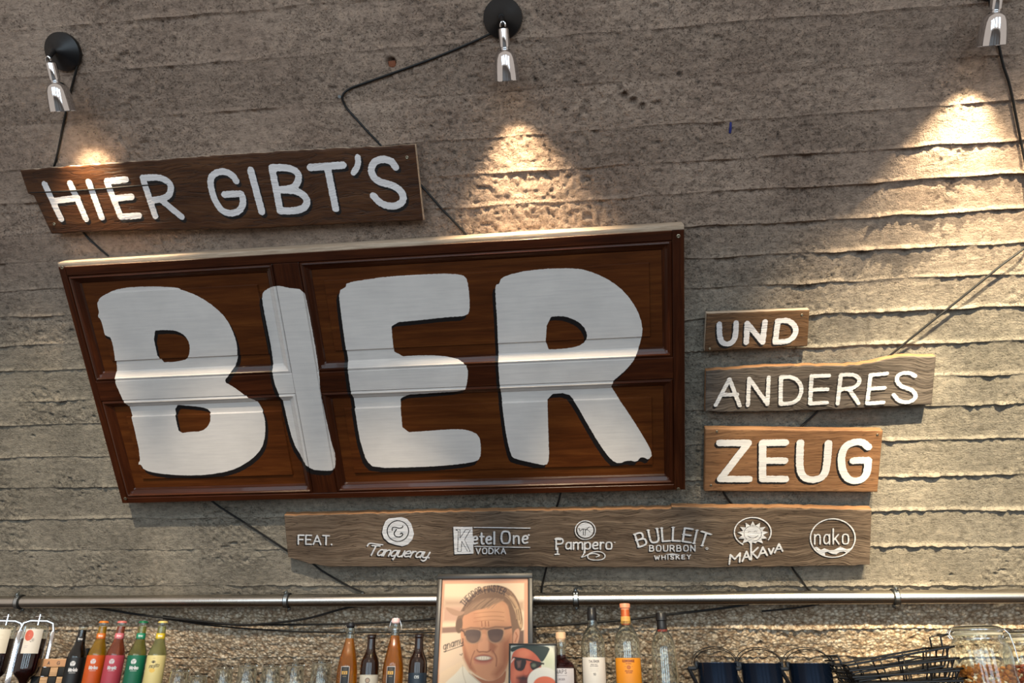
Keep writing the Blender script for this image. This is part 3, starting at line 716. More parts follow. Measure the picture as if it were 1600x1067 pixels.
# ------------------------------------------------------------------ BIER: an old panelled door hung sideways
HD = 0.066
dl = [uv(*q, HD) for q in [(88, 407), (1070, 357), (1070, 768), (190, 784)]]
uL = (dl[0][0] + dl[3][0]) / 2; uR = (dl[1][0] + dl[2][0]) / 2; vT = (dl[0][1] + dl[1][1]) / 2; vB = (dl[2][1] + dl[3][1]) / 2
dorg = ((uL + uR) / 2, (vT + vB) / 2, 0)
ua = uv(103, 425, HD)[0]; ub = (uv(425, 410, HD)[0] + uv(457, 584, HD)[0] + uv(487, 765, HD)[0]) / 3
uc = (uv(463, 407, HD)[0] + uv(528, 762, HD)[0]) / 2; ud = uv(1051, 470, HD)[0]
va = (uv(103, 427, HD)[1] + uv(1051, 380, HD)[1]) / 2; vb = (uv(151, 595, HD)[1] + uv(1051, 560, HD)[1]) / 2
vc = (uv(157, 621, HD)[1] + uv(1052, 598, HD)[1]) / 2; vd = (uv(200, 776, HD)[1] + uv(1050, 759, HD)[1]) / 2
b1 = crop(130, 430, 3.233); b2 = crop(380, 420, 3.1375); b3 = crop(750, 400, 2.808)
LT = [  # polygon, holes, shade shift px
 (b1([(62, 130), (110, 95), (180, 70), (300, 62), (420, 65), (480, 72), (580, 110), (660, 165), (720, 225), (760, 310), (775, 380), (768, 450), (740, 500), (712, 535), (760, 560), (820, 605), (870, 640), (905, 700), (917, 760), (910, 850), (880, 905), (820, 955), (740, 995), (620, 1015), (500, 1018), (370, 1008), (300, 990), (285, 960), (268, 965), (285, 930), (235, 710), (215, 650), (200, 620), (160, 530), (155, 430), (135, 320), (110, 310), (90, 300), (92, 285), (75, 230), (58, 215), (68, 190)]),
  [b1([(342, 285), (400, 280), (460, 283), (505, 305), (530, 345), (533, 390), (520, 430), (460, 445), (375, 448)]), b1([(450, 662), (520, 668), (590, 675), (630, 690), (640, 730), (625, 770), (590, 795), (540, 795), (480, 805), (465, 750)])], (4.5, 6)),
 (b2([(82, 140), (95, 110), (165, 78), (220, 92), (300, 100), (320, 190), (345, 320), (365, 440), (375, 520), (380, 610), (400, 700), (430, 830), (455, 930), (450, 985), (400, 988), (330, 980), (280, 930), (240, 870), (205, 740), (180, 620), (155, 560), (140, 480), (130, 400), (110, 300), (90, 200)]), [], (-3, 7)),
 (b2([(463, 110), (500, 95), (500, 72), (620, 52), (750, 40), (900, 32), (1040, 27), (1090, 40), (1103, 90), (1110, 190), (1100, 235), (1000, 240), (870, 255), (722, 268), (728, 340), (738, 438), (900, 430), (1040, 440), (1090, 465), (1105, 500), (1095, 580), (1080, 600), (950, 612), (765, 625), (770, 700), (780, 808), (900, 800), (1040, 790), (1100, 795), (1155, 820), (1165, 880), (1160, 940), (1120, 955), (1000, 970), (850, 978), (640, 983), (600, 945), (585, 900), (565, 830), (545, 700), (525, 570), (512, 480), (490, 330), (475, 220)]), [], (-4.5, 7)),
 (b3([(65, 130), (85, 125), (90, 98), (160, 75), (260, 60), (420, 55), (500, 75), (580, 115), (640, 165), (690, 235), (715, 310), (710, 370), (690, 430), (650, 490), (565, 562), (605, 625), (650, 690), (720, 800), (760, 875), (740, 900), (720, 888), (700, 890), (690, 910), (650, 900), (610, 918), (575, 900), (530, 840), (470, 740), (420, 650), (385, 607), (295, 615), (297, 700), (300, 800), (303, 900), (290, 925), (240, 915), (150, 895), (135, 880), (115, 800), (100, 690), (90, 600), (82, 500), (78, 400), (75, 300), (68, 200)]),
  [b3([(295, 272), (360, 265), (410, 280), (450, 305), (472, 345), (465, 380), (430, 405), (350, 415), (285, 418)])], (-4.5, 6.5)),
]
LTuv = []
for P, H_, sh in LT:
    r1 = lambda q: chaikin(to_uv(q, HD - .004), 1, True)
    LTuv.append((r1(P), [r1(q) for q in H_], r1(P + np.array(sh)), [r1(q + np.array(sh)) for q in H_]))
LTuv[1][2][:] = LTuv[1][2]
def bier_ink(X, Y):
    a = np.full(X.shape, 1.0); b = np.full(X.shape, 1.0)
    for P, H_, Q, K in LTuv:
        lo = P.min(0) - .03; hi = P.max(0) + .03
        m = (X > lo[0]) & (X < hi[0]) & (Y > lo[1]) & (Y < hi[1])
        if not m.any(): continue
        x = X[m]; y = Y[m]
        d = sd_polygon(x, y, P); e = sd_polygon(x, y, Q)
        for h in H_: d = np.maximum(d, -sd_polygon(x, y, h))
        for h in K: e = np.maximum(e, -sd_polygon(x, y, h))
        a[m] = np.minimum(a[m], d); b[m] = np.minimum(b[m], e)
    return a, b
dres = .0042
def relief(name, xs, ys, hf, mats, parent, back=None, mask=None):
    X, Y = np.meshgrid(xs, ys); Z = hf(X, Y)
    n = X.size; i = np.arange(n).reshape(X.shape)
    f = np.stack([i[:-1, :-1], i[:-1, 1:], i[1:, 1:], i[1:, :-1]], -1).reshape(-1, 4)
    if mask is not None:
        cx = (X[:-1, :-1] + X[1:, 1:]) / 2; cy = (Y[:-1, :-1] + Y[1:, 1:]) / 2
        f = f[mask(cx, cy).ravel()]
    V = np.stack([X.ravel(), Y.ravel(), Z.ravel()], -1)
    mi = np.zeros(len(f), int)
    ink, sh = bier_ink(V[:, 0], V[:, 1])
    if back is not None:
        ring = np.concatenate([i[0, :], i[1:, -1], i[-1, -2::-1], i[-2:0:-1, 0]]); m = len(ring)
        bk = V[ring].copy(); bk[:, 2] = back; b = n + np.arange(m)
        sf = np.stack([ring, b, np.roll(b, -1), np.roll(ring, -1)], -1)
        f = np.vstack([f, sf]); V = np.vstack([V, bk]); ink = np.concatenate([ink, ink[ring]]); sh = np.concatenate([sh, sh[ring]])
        mi = np.concatenate([mi, np.ones(m, int)])
    used = np.unique(f); rm = np.full(len(V), -1); rm[used] = np.arange(len(used))
    V = V[used]; f = rm[f]
    return meshobj(name, V - np.array(dorg), f, mats, parent, midx=mi, attrs={'ink': ink[used], 'shade': sh[used]}, smooth=True, autosmooth=25)
def axis(a, b, br=()):
    pts = sorted([a, b] + [q for q in br if a < q < b]); out = []
    for p, q in zip(pts[:-1], pts[1:]):
        n = max(1, int(round((q - p) / dres))); out += list(np.linspace(p, q, n, endpoint=False))
    return np.array(out + [b])
door = wallroot('door_panel_sign', *dorg, label='large dark mahogany panelled door mounted sideways, painted BIER in huge white letters', cat='sign')
G = .0006
def boxpart(name, x0, x1, y0, y1, mat, edge):
    def hf(X, Y):
        d = np.minimum(np.minimum(X - x0, x1 - X), np.minimum(Y - y0, y1 - Y)); return HD - .0016 * (d < .0008) + 0 * X
    relief(name, axis(x0, x1, (x0 + .0016, x1 - .0016)), axis(y0, y1, (y0 + .0016, y1 - .0016)), hf, [mat, edge], door, back=0.003)
boxpart('stile', uL, ua - G, vB, vT - .0130, M['door_v'], M['door_v'])
boxpart('stile', ud + G, uR, vB, vT - .0130, M['door_v'], M['door_v'])
boxpart('stile', ub + G, uc - G, vd + G, va - G, M['door_v'], M['door_v'])
boxpart('rail', ua, ud, va, vT - .0130, M['door'], M['pale_edge'])
boxpart('rail', ua, ud, vB, vd, M['door'], M['door'])
boxpart('rail', ua, ub, vc, vb, M['door'], M['door'])
boxpart('rail', uc, ud, vc, vb, M['door'], M['door'])
# pale planed top edge of the door leaf
tb = MB(); tb.box((uL - dorg[0], vT - .0125 - dorg[1], .003), (uR - dorg[0], vT + .001 - dorg[1], HD - .0035), .001)
te = tb.build('top_edge', M['pale_edge'], door); te['label'] = 'pale unpainted top edge'
MW = .030
prof_t = np.array([0, .0012, .004, .009, .012, .016, .022, .026, .030])
prof_h = np.array([-.001, -.004, -.001, .0005, -.004, -.006, -.012, -.0135, -.019])
for (x0, x1) in ((ua, ub), (uc, ud)):
    for (y0, y1) in ((vb, va), (vd, vc)):
        tf = lambda X, Y: np.minimum(np.minimum(X - x0, x1 - X), np.minimum(Y - y0, y1 - Y))
        br = list(x0 + prof_t) + list(x1 - prof_t); by = list(y0 + prof_t) + list(y1 - prof_t)
        # four mitred moulding pieces
        for side in range(4):
            def mk(cx, cy, side=side):
                d = np.stack([cy - y0, x1 - cx, y1 - cy, cx - x0]); return (d.argmin(0) == side) & (d.min(0) < MW)
            lx = (x0, x1) if side in (0, 2) else ((x1 - MW, x1) if side == 1 else (x0, x0 + MW))
            ly = (y0, y1) if side in (1, 3) else ((y0, y0 + MW) if side == 0 else (y1 - MW, y1))
            relief('moulding', axis(*lx, br), axis(*ly, by), lambda X, Y: HD + np.interp(tf(X, Y), prof_t, prof_h), [M['door'] if side in (0, 2) else M['door_v']], door, mask=mk)
        p0 = .029; st = .066
        ph = lambda X, Y: HD - .019 + .0065 * sstep(st, st + .0022, tf(X, Y))
        pb = [x0 + st, x0 + st + .0022, x1 - st, x1 - st - .0022]; pc = [y0 + st, y0 + st + .0022, y1 - st, y1 - st - .0022]
        relief('raised_panel', axis(x0 + p0, x1 - p0, pb), axis(y0 + p0, y1 - p0, pc), ph, [M['door_panel'], M['door_panel']], door, back=HD - .03)
for q in [(97, 418), (1060, 369), (1060, 764), (196, 779)]:
    a = uv(*q, HD) - np.array(dorg[:2]); screw(door, a[0], a[1], HD - .0005, .006)

# ------------------------------------------------------------------ spot lamps
def lamp(cpx, jpx, label, power, target_dv, col):
    cu, cv = uv(*cpx); root = wallroot('wall_spotlight', cu, cv, 0, label=label, cat='lamp', group='black and chrome wall spotlights')
    wj = .084
    ju, jv = uv(*jpx, wj); ju -= cu; jv -= cv
    MB().lathe([(.0535, .001), (.0555, .006), (.0545, .016), (.030, .034), (.012, .046), (.0075, .052)], 40).build('canopy', M['black_plastic'], root)
    MB().tube([(0, 0, .048), (ju * .5, jv * .5 , (.048 + wj) / 2 + .006), (ju, jv + .004, wj)], [.0065, .006, .0055], 12).build('arm', M['black_plastic'], root)
    MB().tube([(ju + .007 * math.cos(a), jv - .004 + .010 * math.sin(a), wj + .007) for a in np.linspace(-.3, PI + .3, 12)], .0024, 8).build('swivel', M['chrome'], root)
    R = Matrix.Translation((ju, jv, wj)) @ Matrix.Rotation(PI / 2, 4, 'X')      # local +z -> down the slope
    def dn(prof): return [(r, z) for r, z in prof]
    st = MB().lathe([(.004, .008), (.013, .011), (.0142, .014), (.0142, .058), (.012, .061), (.012, .064)], 32, R)
    st.build('lamp_holder', M['chrome'], root)
    sh = MB().lathe([(.012, .064), (.020, .068), (.0268, .077), (.0305, .090), (.0330, .108), (.0348, .128), (.0360, .146), (.0352, .146), (.0340, .128), (.0320, .108), (.0290, .091), (.0200, .074), (.012, .070)], 48, R, capa=True, capb=True)
    sh.build('shade', M['chrome'], root)
    MB().lathe([(.012, .076), (.021, .084), (.021, .100), (.014, .108)], 24, R).build('bulb', BULB, root)
    # its own light, at the mouth of the shade, pointing down the slope
    P = wpt(cu + ju, cv + jv - .155, wj); T = wpt(cu + ju + target_dv[0], cv + jv - 1.0, wj + target_dv[1])
    s = spot('spotlight_beam', Vector(P), Vector(T), power, col, 76, 1.0, .010)
    return root, s
bt = NT('lit_bulb'); bt.put(col=(1, 1, 1, 1)); bt.b.inputs['Emission Color'].default_value = (1, .82, .55, 1); bt.b.inputs['Emission Strength'].default_value = 12; BULB = bt.m
lamp((102, 81), (78, 92), "leftmost wall spotlight, over the HIER GIBT'S plank", 30, (0.02, -.02), (1, .78, .50))
lamp((786, 29), (786, 38), 'middle wall spotlight, above the door panel', 48, (0.05, .0), (1, .78, .50))
lamp((1553, -32), (1560, -24), 'right wall spotlight at the top edge, only its chrome shade in view', 75, (-0.04, -.02), (1, .84, .56))

# ------------------------------------------------------------------ cables
def cable(name, pts, label, r=.0034, mat='cable', seed=0, closedend=False):
    P = [np.array(wpt(*uv(x, y, w), w)) for x, y, w in pts]
    # Catmull-Rom through the points
    Q = [2 * P[0] - P[1]] + P + [2 * P[-1] - P[-2]]; out = []
    for i in range(1, len(Q) - 2):
        for t in np.linspace(0, 1, 8, endpoint=False):
            a, b, c, d = Q[i - 1:i + 3]
            out.append(.5 * ((2 * b) + (-a + c) * t + (2 * a - 5 * b + 4 * c - d) * t * t + (-a + 3 * b - 3 * c + d) * t ** 3))
    out.append(P[-1]); o3 = out[0]
    o = MB().tube([q - o3 for q in out], r, 8).build(name, M[mat])
    o.location = o3
    return tag(o, label, 'cable')
w = .006
cable('cable', [(121, 103, .012), (110, 145, w), (100, 190, w), (90, 240, w), (84, 262, .001)], 'short black cable from the leftmost spotlight down behind the HIER plank')
cable('cable', [(128, 360, .001), (136, 370, w), (155, 388, w), (174, 404, .001)], "black cable running from the HIER plank's lower edge behind the door panel")
cable('cable', [(330, 782, .001), (345, 793, w), (400, 828, w), (445, 858, w), (458, 868, .001)], 'black cable slanting from under the door panel to the drink logo plank')
cable('cable', [(488, 880, .001), (505, 893, w), (540, 913, w), (567, 926, .009), (570, 930, .009)], 'black cable end between the drink logo plank and the pipe, left of the portrait')
cable('cable', [(778, 47, .014), (740, 65, w), (680, 90, w), (620, 112, w), (575, 128, w), (546, 139, w), (535, 151, .01), (541, 168, w), (555, 184, w), (575, 206, w), (600, 232, .001)], 'long black cable bent round a nail left of the middle spotlight')
cable('cable', [(652, 284, .001), (662, 294, w), (690, 326, w), (715, 352, w), (738, 378, .001)], 'black cable between the HIER plank and the top of the door panel')
cable('cable', [(876, 770, .001), (873, 782, w), (868, 797, .001)], 'short black cable below the door panel above the logo plank')
cable('cable', [(855, 882, .001), (852, 894, w), (847, 915, w), (844, 935, .006)], 'black cable running down behind the pipe, right of the portrait')
cable('cable', [(1545, -8, .016), (1550, 25, .012), (1558, 58, .008), (1567, 100, .008), (1578, 135, .008), (1590, 195, .008), (1600, 245, .01), (1618, 330, .03), (1612, 375, .034), (1560, 418, .034), (1500, 467, .03), (1440, 515, .024), (1385, 560, .012), (1375, 568, .002)],
      'long black cable from the right spotlight slanting down to the ANDERES plank')
cable('cable', [(1284, 634, .001), (1275, 645, w), (1262, 657, w), (1250, 668, w), (1244, 676, .001)], 'short black cable between the ANDERES and ZEUG planks')
cable('cable', [(1128, 764, .001), (1134, 775, w), (1145, 790, w), (1152, 799, .001)], 'short black cable below the ZEUG plank')
cable('cable', [(1234, 880, .001), (1242, 893, w), (1254, 909, w), (1262, 920, .009), (1267, 924, .009)], 'black cable end between the logo plank and the pipe, on the right')
def nail(x, y, label):
    u_, v_ = uv(x, y); r = wallroot('nail', u_, v_, 0, label=label, cat='nail')
    MB().lathe([(.0018, -.004), (.0018, .014), (.0048, .0145), (.0048, .0165)], 12).build('shank', M['clampsteel'], r)
nail(533, 151, 'nail holding the long black cable at its bend'); nail(568, 923, 'nail holding the cable end left of the portrait'); nail(1264, 921, 'nail holding the cable end on the right above the pipe')

# ------------------------------------------------------------------ steel pipe with clamps
WPIPE = .036
pa = uv(-140, 941.5, WPIPE); pb_ = uv(1780, 930.5, WPIPE)
pc0 = ((pa[0] + pb_[0]) / 2, (pa[1] + pb_[1]) / 2)
PR = .0225
pipe = wallroot('steel_pipe', pc0[0], pc0[1], WPIPE, label='long brushed steel pipe running across the whole wall above the bottles', cat='pipe')
hl = (pb_[0] - pa[0]) / 2; dvp = (pb_[1] - pa[1]) / 2
MB().tube([(-hl, -dvp, 0), (0, 0, 0), (hl, dvp, 0)], PR, 40).build('tube', M['steel'], pipe)
for px, lab in ((30, 'left'), (449, 'second'), (900, 'third'), (1398, 'right')):
    u_, v_ = uv(px, 937, WPIPE); u_ -= pc0[0]; v_ = dvp * u_ / hl
    c = MB()
    n = 36
    for k in range(1):
        v3 = []; f = []
        for kk in range(n):
            a = 2 * PI * kk / n
            for rr_, xx in ((PR + .0005, -.010), (PR + .004, -.010), (PR + .004, .010), (PR + .0005, .010)): v3.append((u_ + xx, v_ + rr_ * math.cos(a), rr_ * math.sin(a)))
        for kk in range(n):
            for m_ in range(4): f.append((kk * 4 + m_, kk * 4 + (m_ + 1) % 4, ((kk + 1) % n) * 4 + (m_ + 1) % 4, ((kk + 1) % n) * 4 + m_))
        c.add(v3, f)
    rb = c.build('rubber_lining', M['rubber'], pipe)
    c = MB(); v3 = []; f = []
    for kk in range(n):
        a = 2 * PI * kk / n
        for rr_, xx in ((PR + .0042, -.0065), (PR + .0062, -.0065), (PR + .0062, .0065), (PR + .0042, .0065)): v3.append((u_ + xx, v_ + rr_ * math.cos(a), rr_ * math.sin(a)))
    for kk in range(n):
        for m_ in range(4): f.append((kk * 4 + m_, kk * 4 + (m_ + 1) % 4, ((kk + 1) % n) * 4 + (m_ + 1) % 4, ((kk + 1) % n) * 4 + m_))
    c.add(v3, f)
    for sgn in (1, -1):
        y0_ = v_ + sgn * (PR + .006)
        c.box((u_ - .0065, min(y0_, y0_ + sgn * .013), -.004), (u_ + .0065, max(y0_, y0_ + sgn * .013), -.001)); c.box((u_ - .0065, min(y0_, y0_ + sgn * .013), .001), (u_ + .0065, max(y0_, y0_ + sgn * .013), .004))
        c.tube([(u_, y0_ + sgn * .008, -.012), (u_, y0_ + sgn * .008, .013)], .0034, 8)
    c.tube([(u_, v_, -PR - .005), (u_, v_, -WPIPE + .002)], .005, 10)
    c.build('pipe_clamp', M['clampsteel'], pipe)

# cables sagging under the pipe
cable('cable', [(128, 946, .012), (165, 952, .022), (230, 962, .03), (300, 969, .03), (370, 976, .03), (420, 974, .03), (480, 966, .03), (540, 950, .04), (580, 944, .05)], 'black cable sagging below the pipe between the left clamp and the swing-top bottles', .004)
cable('cable', [(255, 963, .02), (330, 974, .02), (420, 976, .02), (520, 975, .02), (600, 972, .02), (690, 966, .02)], 'black cable running straight below the pipe behind the swing-top bottles', .0035)
cable('cable', [(255, 966, .016), (330, 977, .012), (400, 983, .012), (480, 987, .012), (560, 988, .012), (690, 988, .012)], 'lowest black cable below the pipe left of the portrait', .0028)
cable('cable', [(825, 980, .03), (880, 976, .03), (920, 973, .03), (980, 968, .03), (1035, 961, .03), (1090, 955, .035), (1130, 950, .04), (1170, 944, .05)], 'black cable rising to the pipe behind the whisky bottles', .004)
cable('cable', [(1190, 955, .02), (1240, 950, .03), (1280, 944, .05)], 'short black cable tucked up to the pipe above the black pots', .003)

# ------------------------------------------------------------------ back bar counter below the frame
ZS = 1.585
RC = 2.592
def row(px, off=0.0, py=1030):
    d = ray(px, py); t = (RC + off) / (d[:2] @ NH[:2]); P = EYE + d * t
    return P
def rowz(px, py, off=0.0): return row(px, off, py)[2]
PXM = lambda off=0.0: (RC + off) * .98 / FPX
YM = Matrix.Rotation(-YAW, 4, 'Z')
cn = row(800, .06); cmat = Matrix.Translation((cn[0], cn[1], 0)) @ YM
cr_ = empty('back_bar_counter', cmat, label='dark wooden back bar counter under the bottles, just below the picture', cat='counter')
MB().box((-2.0, -.30, ZS - .04), (1.85, .22, ZS), .003).build('worktop', M['counter'], cr_)
MB().box((-1.98, -.27, .08), (1.83, .20, ZS - .04)).build('carcass', M['counter'], cr_, smooth=False)
for k in range(6):
    x = -1.97 + k * .635
    dr = MB().box((x, -.29, .12), (x + .62, -.27, ZS - .06), .002).build('cabinet_front', M['counter'], cr_)
    MB().tube([(x + .57, -.31, .95), (x + .57, -.31, 1.1)], .006, 8).build('handle', M['steel'], dr)
MB().box((-1.95, -.20, 0), (1.80, .18, .08)).build('plinth', M['rubber'], cr_, smooth=False)

# ------------------------------------------------------------------ flat prints painted into colour attributes
def paint_arr(X, Y, base, layers, soft):
    C = np.zeros(X.shape + (4,)); C[...] = lin(base)
    for L in layers:
        kind = L[0]; col = np.array(lin(L[-1]))
        if kind == 'poly': d = sd_polygon(X, Y, chaikin(L[1], 2, True) if len(L) > 3 and L[2] == 's' else np.array(L[1], float)); sf = soft if not (len(L) > 3 and isinstance(L[2], (int, float))) else L[2]
        elif kind == 'ell': x, y, a, b = L[1]; d = (np.hypot((X - x) / a, (Y - y) / b) - 1) * min(a, b); sf = L[2] if len(L) > 3 else soft
        elif kind == 'line': d = np.full(X.shape, 1e6); P = np.array(L[1], float); r = L[2]; sf = soft; sd_polyline_raw(X, Y, P, r, d)
        al = np.clip(.5 - d / (2 * sf), 0, 1)[..., None]
        C = C * (1 - al) + col * al
    return C
def sd_polyline_raw(X, Y, P, r, d):
    for (ax, ay), (bx, by) in zip(P[:-1], P[1:]):
        dx, dy = bx - ax, by - ay; L = dx * dx + dy * dy
        t = np.clip(((X - ax) * dx + (Y - ay) * dy) / L, 0, 1) if L > 0 else 0
        np.minimum(d, np.hypot(X - ax - t * dx, Y - ay - t * dy) - r, out=d)
def txt(s, x0, y0, x1, y1, h, r, col, **k): return [('line', P, r, col) for P in text(s, x0, y0, x1, y1, h, **k)]
def flat_print(name, w_, h_, res, bounds, base, layers, soft, parent, y=0.0, z0=0.0, mat='paint'):
    """upright print in the xz plane facing -y; bounds = (x0,x1,ytop,ybottom) of the drawing"""
    nx = int(w_ / res); nz = int(h_ / res)
    xs = np.linspace(0, 1, nx); zs = np.linspace(0, 1, nz); SX, SZ = np.meshgrid(xs, zs)
    X = bounds[0] + SX * (bounds[1] - bounds[0]); Y = bounds[3] + SZ * (bounds[2] - bounds[3])
    C = paint_arr(X, Y, base, layers, soft)
    V = np.stack([(SX - .5) * w_, np.full(SX.shape, y), z0 + SZ * h_], -1).reshape(-1, 3)
    i = np.arange(nx * nz).reshape(nz, nx)
    f = np.stack([i[:-1, :-1], i[:-1, 1:], i[1:, 1:], i[1:, :-1]], -1).reshape(-1, 4)
    return meshobj(name, V, f, M[mat], parent, attrs={'paint': C.reshape(-1, 4)})
def wrap_label(name, rad, z0, z1, ang, res, wmm, base, layers, parent, soft=.5, M4=None, yaw=0.0):
    """label wrapped round a cylinder, centred on the side that faces the room; drawing in mm, x right, y down from the label's top, 0 in the middle"""
    nx = max(6, int(ang * rad / res)); nz = max(4, int((z1 - z0) / res))
    A, Z = np.meshgrid(np.linspace(-ang / 2, ang / 2, nx), np.linspace(z0, z1, nz))
    X = A * rad * 1000; Y = (z1 - Z) * 1000
    C = paint_arr(X, Y, base, layers, soft)
    V = np.stack([rad * np.sin(A + yaw), -rad * np.cos(A + yaw), Z], -1).reshape(-1, 3)
    i = np.arange(nx * nz).reshape(nz, nx)
    f = np.stack([i[:-1, :-1], i[:-1, 1:], i[1:, 1:], i[1:, :-1]], -1).reshape(-1, 4)
    if M4 is not None: V = np.array([M4 @ Vector(q) for q in V])
    return meshobj(name, V, f, M['paint'], parent, attrs={'paint': C.reshape(-1, 4)}, smooth=True)

# ------------------------------------------------------------------ bottles
def facing(P): return math.atan2(P[0], P[1])
def bottle_root(px, off, label, cat='bottle', group=None, name='bottle', turn=0.0):
    P = row(px, off); a = -facing(P) * 0.75 + turn
    return empty(name, Matrix.Translation((P[0], P[1], ZS)) @ Matrix.Rotation(a, 4, 'Z'), label, cat, group)
def smooth_prof(P, n=2):
    return [tuple(q) for q in chaikin(np.array(P, float), n)]
def glass_shell(prof, t=.0022):
    """outer profile up, then inner profile down"""
    inner = [(max(.002, r - t), z) for r, z in prof if z > t * 1.5]
    return [(prof[0][0], prof[0][1])] + prof[1:] + inner[::-1] + [(max(.002, inner[0][0] - .002), .004)]
def full_bottle(root, prof, fill, liq, glass=None, t=.0022):
    g = MB().lathe(glass_shell(prof, t), 36).build('glass_body', glass or M['glass'], root)
    if liq is not None:
        lp = [(max(.002, r - t + .0003), z) for r, z in prof if .004 < z < fill]
        lp = [(lp[0][0] * .9, .004)] + lp
        zf = np.interp(fill, [z for r, z in prof], [r for r, z in prof]); lp.append((max(.002, zf - t + .0003), fill))
        MB().lathe(lp, 32).build('liquid', liq, root)
def crown_cap(root, z, col, r=.0145):
    n = 42; v = []; f = []
    for i, (rr_, zz) in enumerate(((1.12, -.0055), (1.06, -.002), (.95, .0010), (.6, .0018), (.02, .0020))):
        for k in range(n):
            q = r * rr_ * (1 + (.05 if (k % 2 and i == 0) else 0)); v.append((q * math.cos(2 * PI * k / n), q * math.sin(2 * PI * k / n), z + zz))
    for i in range(4):
        for k in range(n): f.append((i * n + k, i * n + (k + 1) % n, (i + 1) * n + (k + 1) % n, (i + 1) * n + k))
    meshobj('crown_cap', v, f, col, root, smooth=True, autosmooth=60)

R0 = .0305
def soda(px, topy, off, label, capc, labc, neckc, liq, word, logo='face', fill=.225, neckbits=(255, 255, 255), inkc=(250, 250, 250)):
    root = bottle_root(px, off, label, group=None)
    H = rowz(px, topy, off) - ZS
    k = H / .242
    prof = smooth_prof([(.024, 0), (.029, .001), (R0, .006), (R0, .05), (R0, .105), (R0, .132), (.0285, .148), (.0225, .164), (.0165, .180), (.0142, .196), (.0130, .222), (.0128, .226), (.0142, .229), (.0142, .236), (.0132, .239)])
    prof = [(r, z * k) for r, z in prof]
    full_bottle(root, prof, fill * k, liq, M['glass'])
    crown_cap(root, H - .002, plain(word + '_cap', capc, .35, .3))
    L = []
    z1 = .138 * k
    if logo == 'face':
        L += [('ell', (-5, 20, 8.6, 8.6), inkc), ('poly', [(-12, 27), (3, 27), (1, 33), (-10, 33)], labc)]
        L += [('line', [(-11.2, 17), (-9, 13.8), (-6.4, 15.6)], .5, labc), ('line', [(-3.6, 15.6), (-1.5, 14), (1, 16.6)], .5, labc),
              ('line', [(-9.4, 18), (-7.4, 19.8)], .8, labc), ('line', [(-3, 19), (-.8, 17.8)], .8, labc), ('line', [(-5.2, 17), (-5.6, 22), (-4.6, 22)], .5, labc), ('line', [(-9.5, 24.5), (-5, 25.4), (-1.2, 24.2)], .5, labc)]
        L += txt(word, -15, 44, 13, 44, 10, 1.05, inkc, gap=1.4)
        L += [('line', [(-11, 49), (9, 49)], .5, inkc)]
    else:
        L += [('ell', (-5, 47, 9, 7), (240, 200, 90))]
        for a in (-1.15, -.75, -.35, 0, .35, .75, 1.15): L.append(('line', [(-5, 24), (-5 + 7.5 * math.sin(a), 24 - 8 * math.cos(a))], .8, (30, 25, 20)))
        L += txt('mojito', -17, 40, 14, 36, 12, .8, (40, 32, 20), slant=.3, gap=1.6)
        L += [('line', [(-8, 9), (-1, 9)], .5, (130, 100, 60))]
    wrap_label('label', R0 + .0004, .035 * k, z1, 2.9, .0008, 0, labc, L, root)
    wrap_label('neck_label', .0150, .186 * k, .204 * k, 5.6, .0008, 0, neckc, txt('limo' if word != 'kola' else 'kola', -7, 11, 7, 11, 6, .6, neckbits, gap=1.6), root)
    return root
soda(119.5, 976, .03, 'black-labelled cola bottle, first in the row of five sodas', (60, 58, 55), (16, 16, 18), (15, 15, 16), liquid('cola', (16, 6, 4), .15), 'fritz-kola')
soda(150.5, 970, .03, 'orange-labelled soda bottle with an orange crown cap', (225, 130, 55), (238, 100, 14), (240, 130, 40), liquid('orange_soda', (228, 172, 18), .5), 'fritz-limo')
soda(179.5, 970, .03, 'pink-labelled soda bottle with a pink crown cap', (215, 120, 115), (222, 82, 98), (235, 125, 135), liquid('rhubarb_soda', (196, 96, 60), .5), 'fritz-spritz')
soda(213.5, 970, .03, 'green-labelled soda bottle with a green crown cap', (30, 110, 75), (8, 118, 84), (30, 150, 110), liquid('apple_soda', (190, 185, 90), .75), 'fritz-limo')
soda(244.5, 970, .03, 'cream-labelled soda bottle with a yellow cap, last of the five sodas', (225, 200, 120), (236, 220, 150), (235, 205, 40), liquid('pale_lemonade', (205, 200, 130), .6), 'mojito', logo='leaf', inkc=(40, 35, 25))

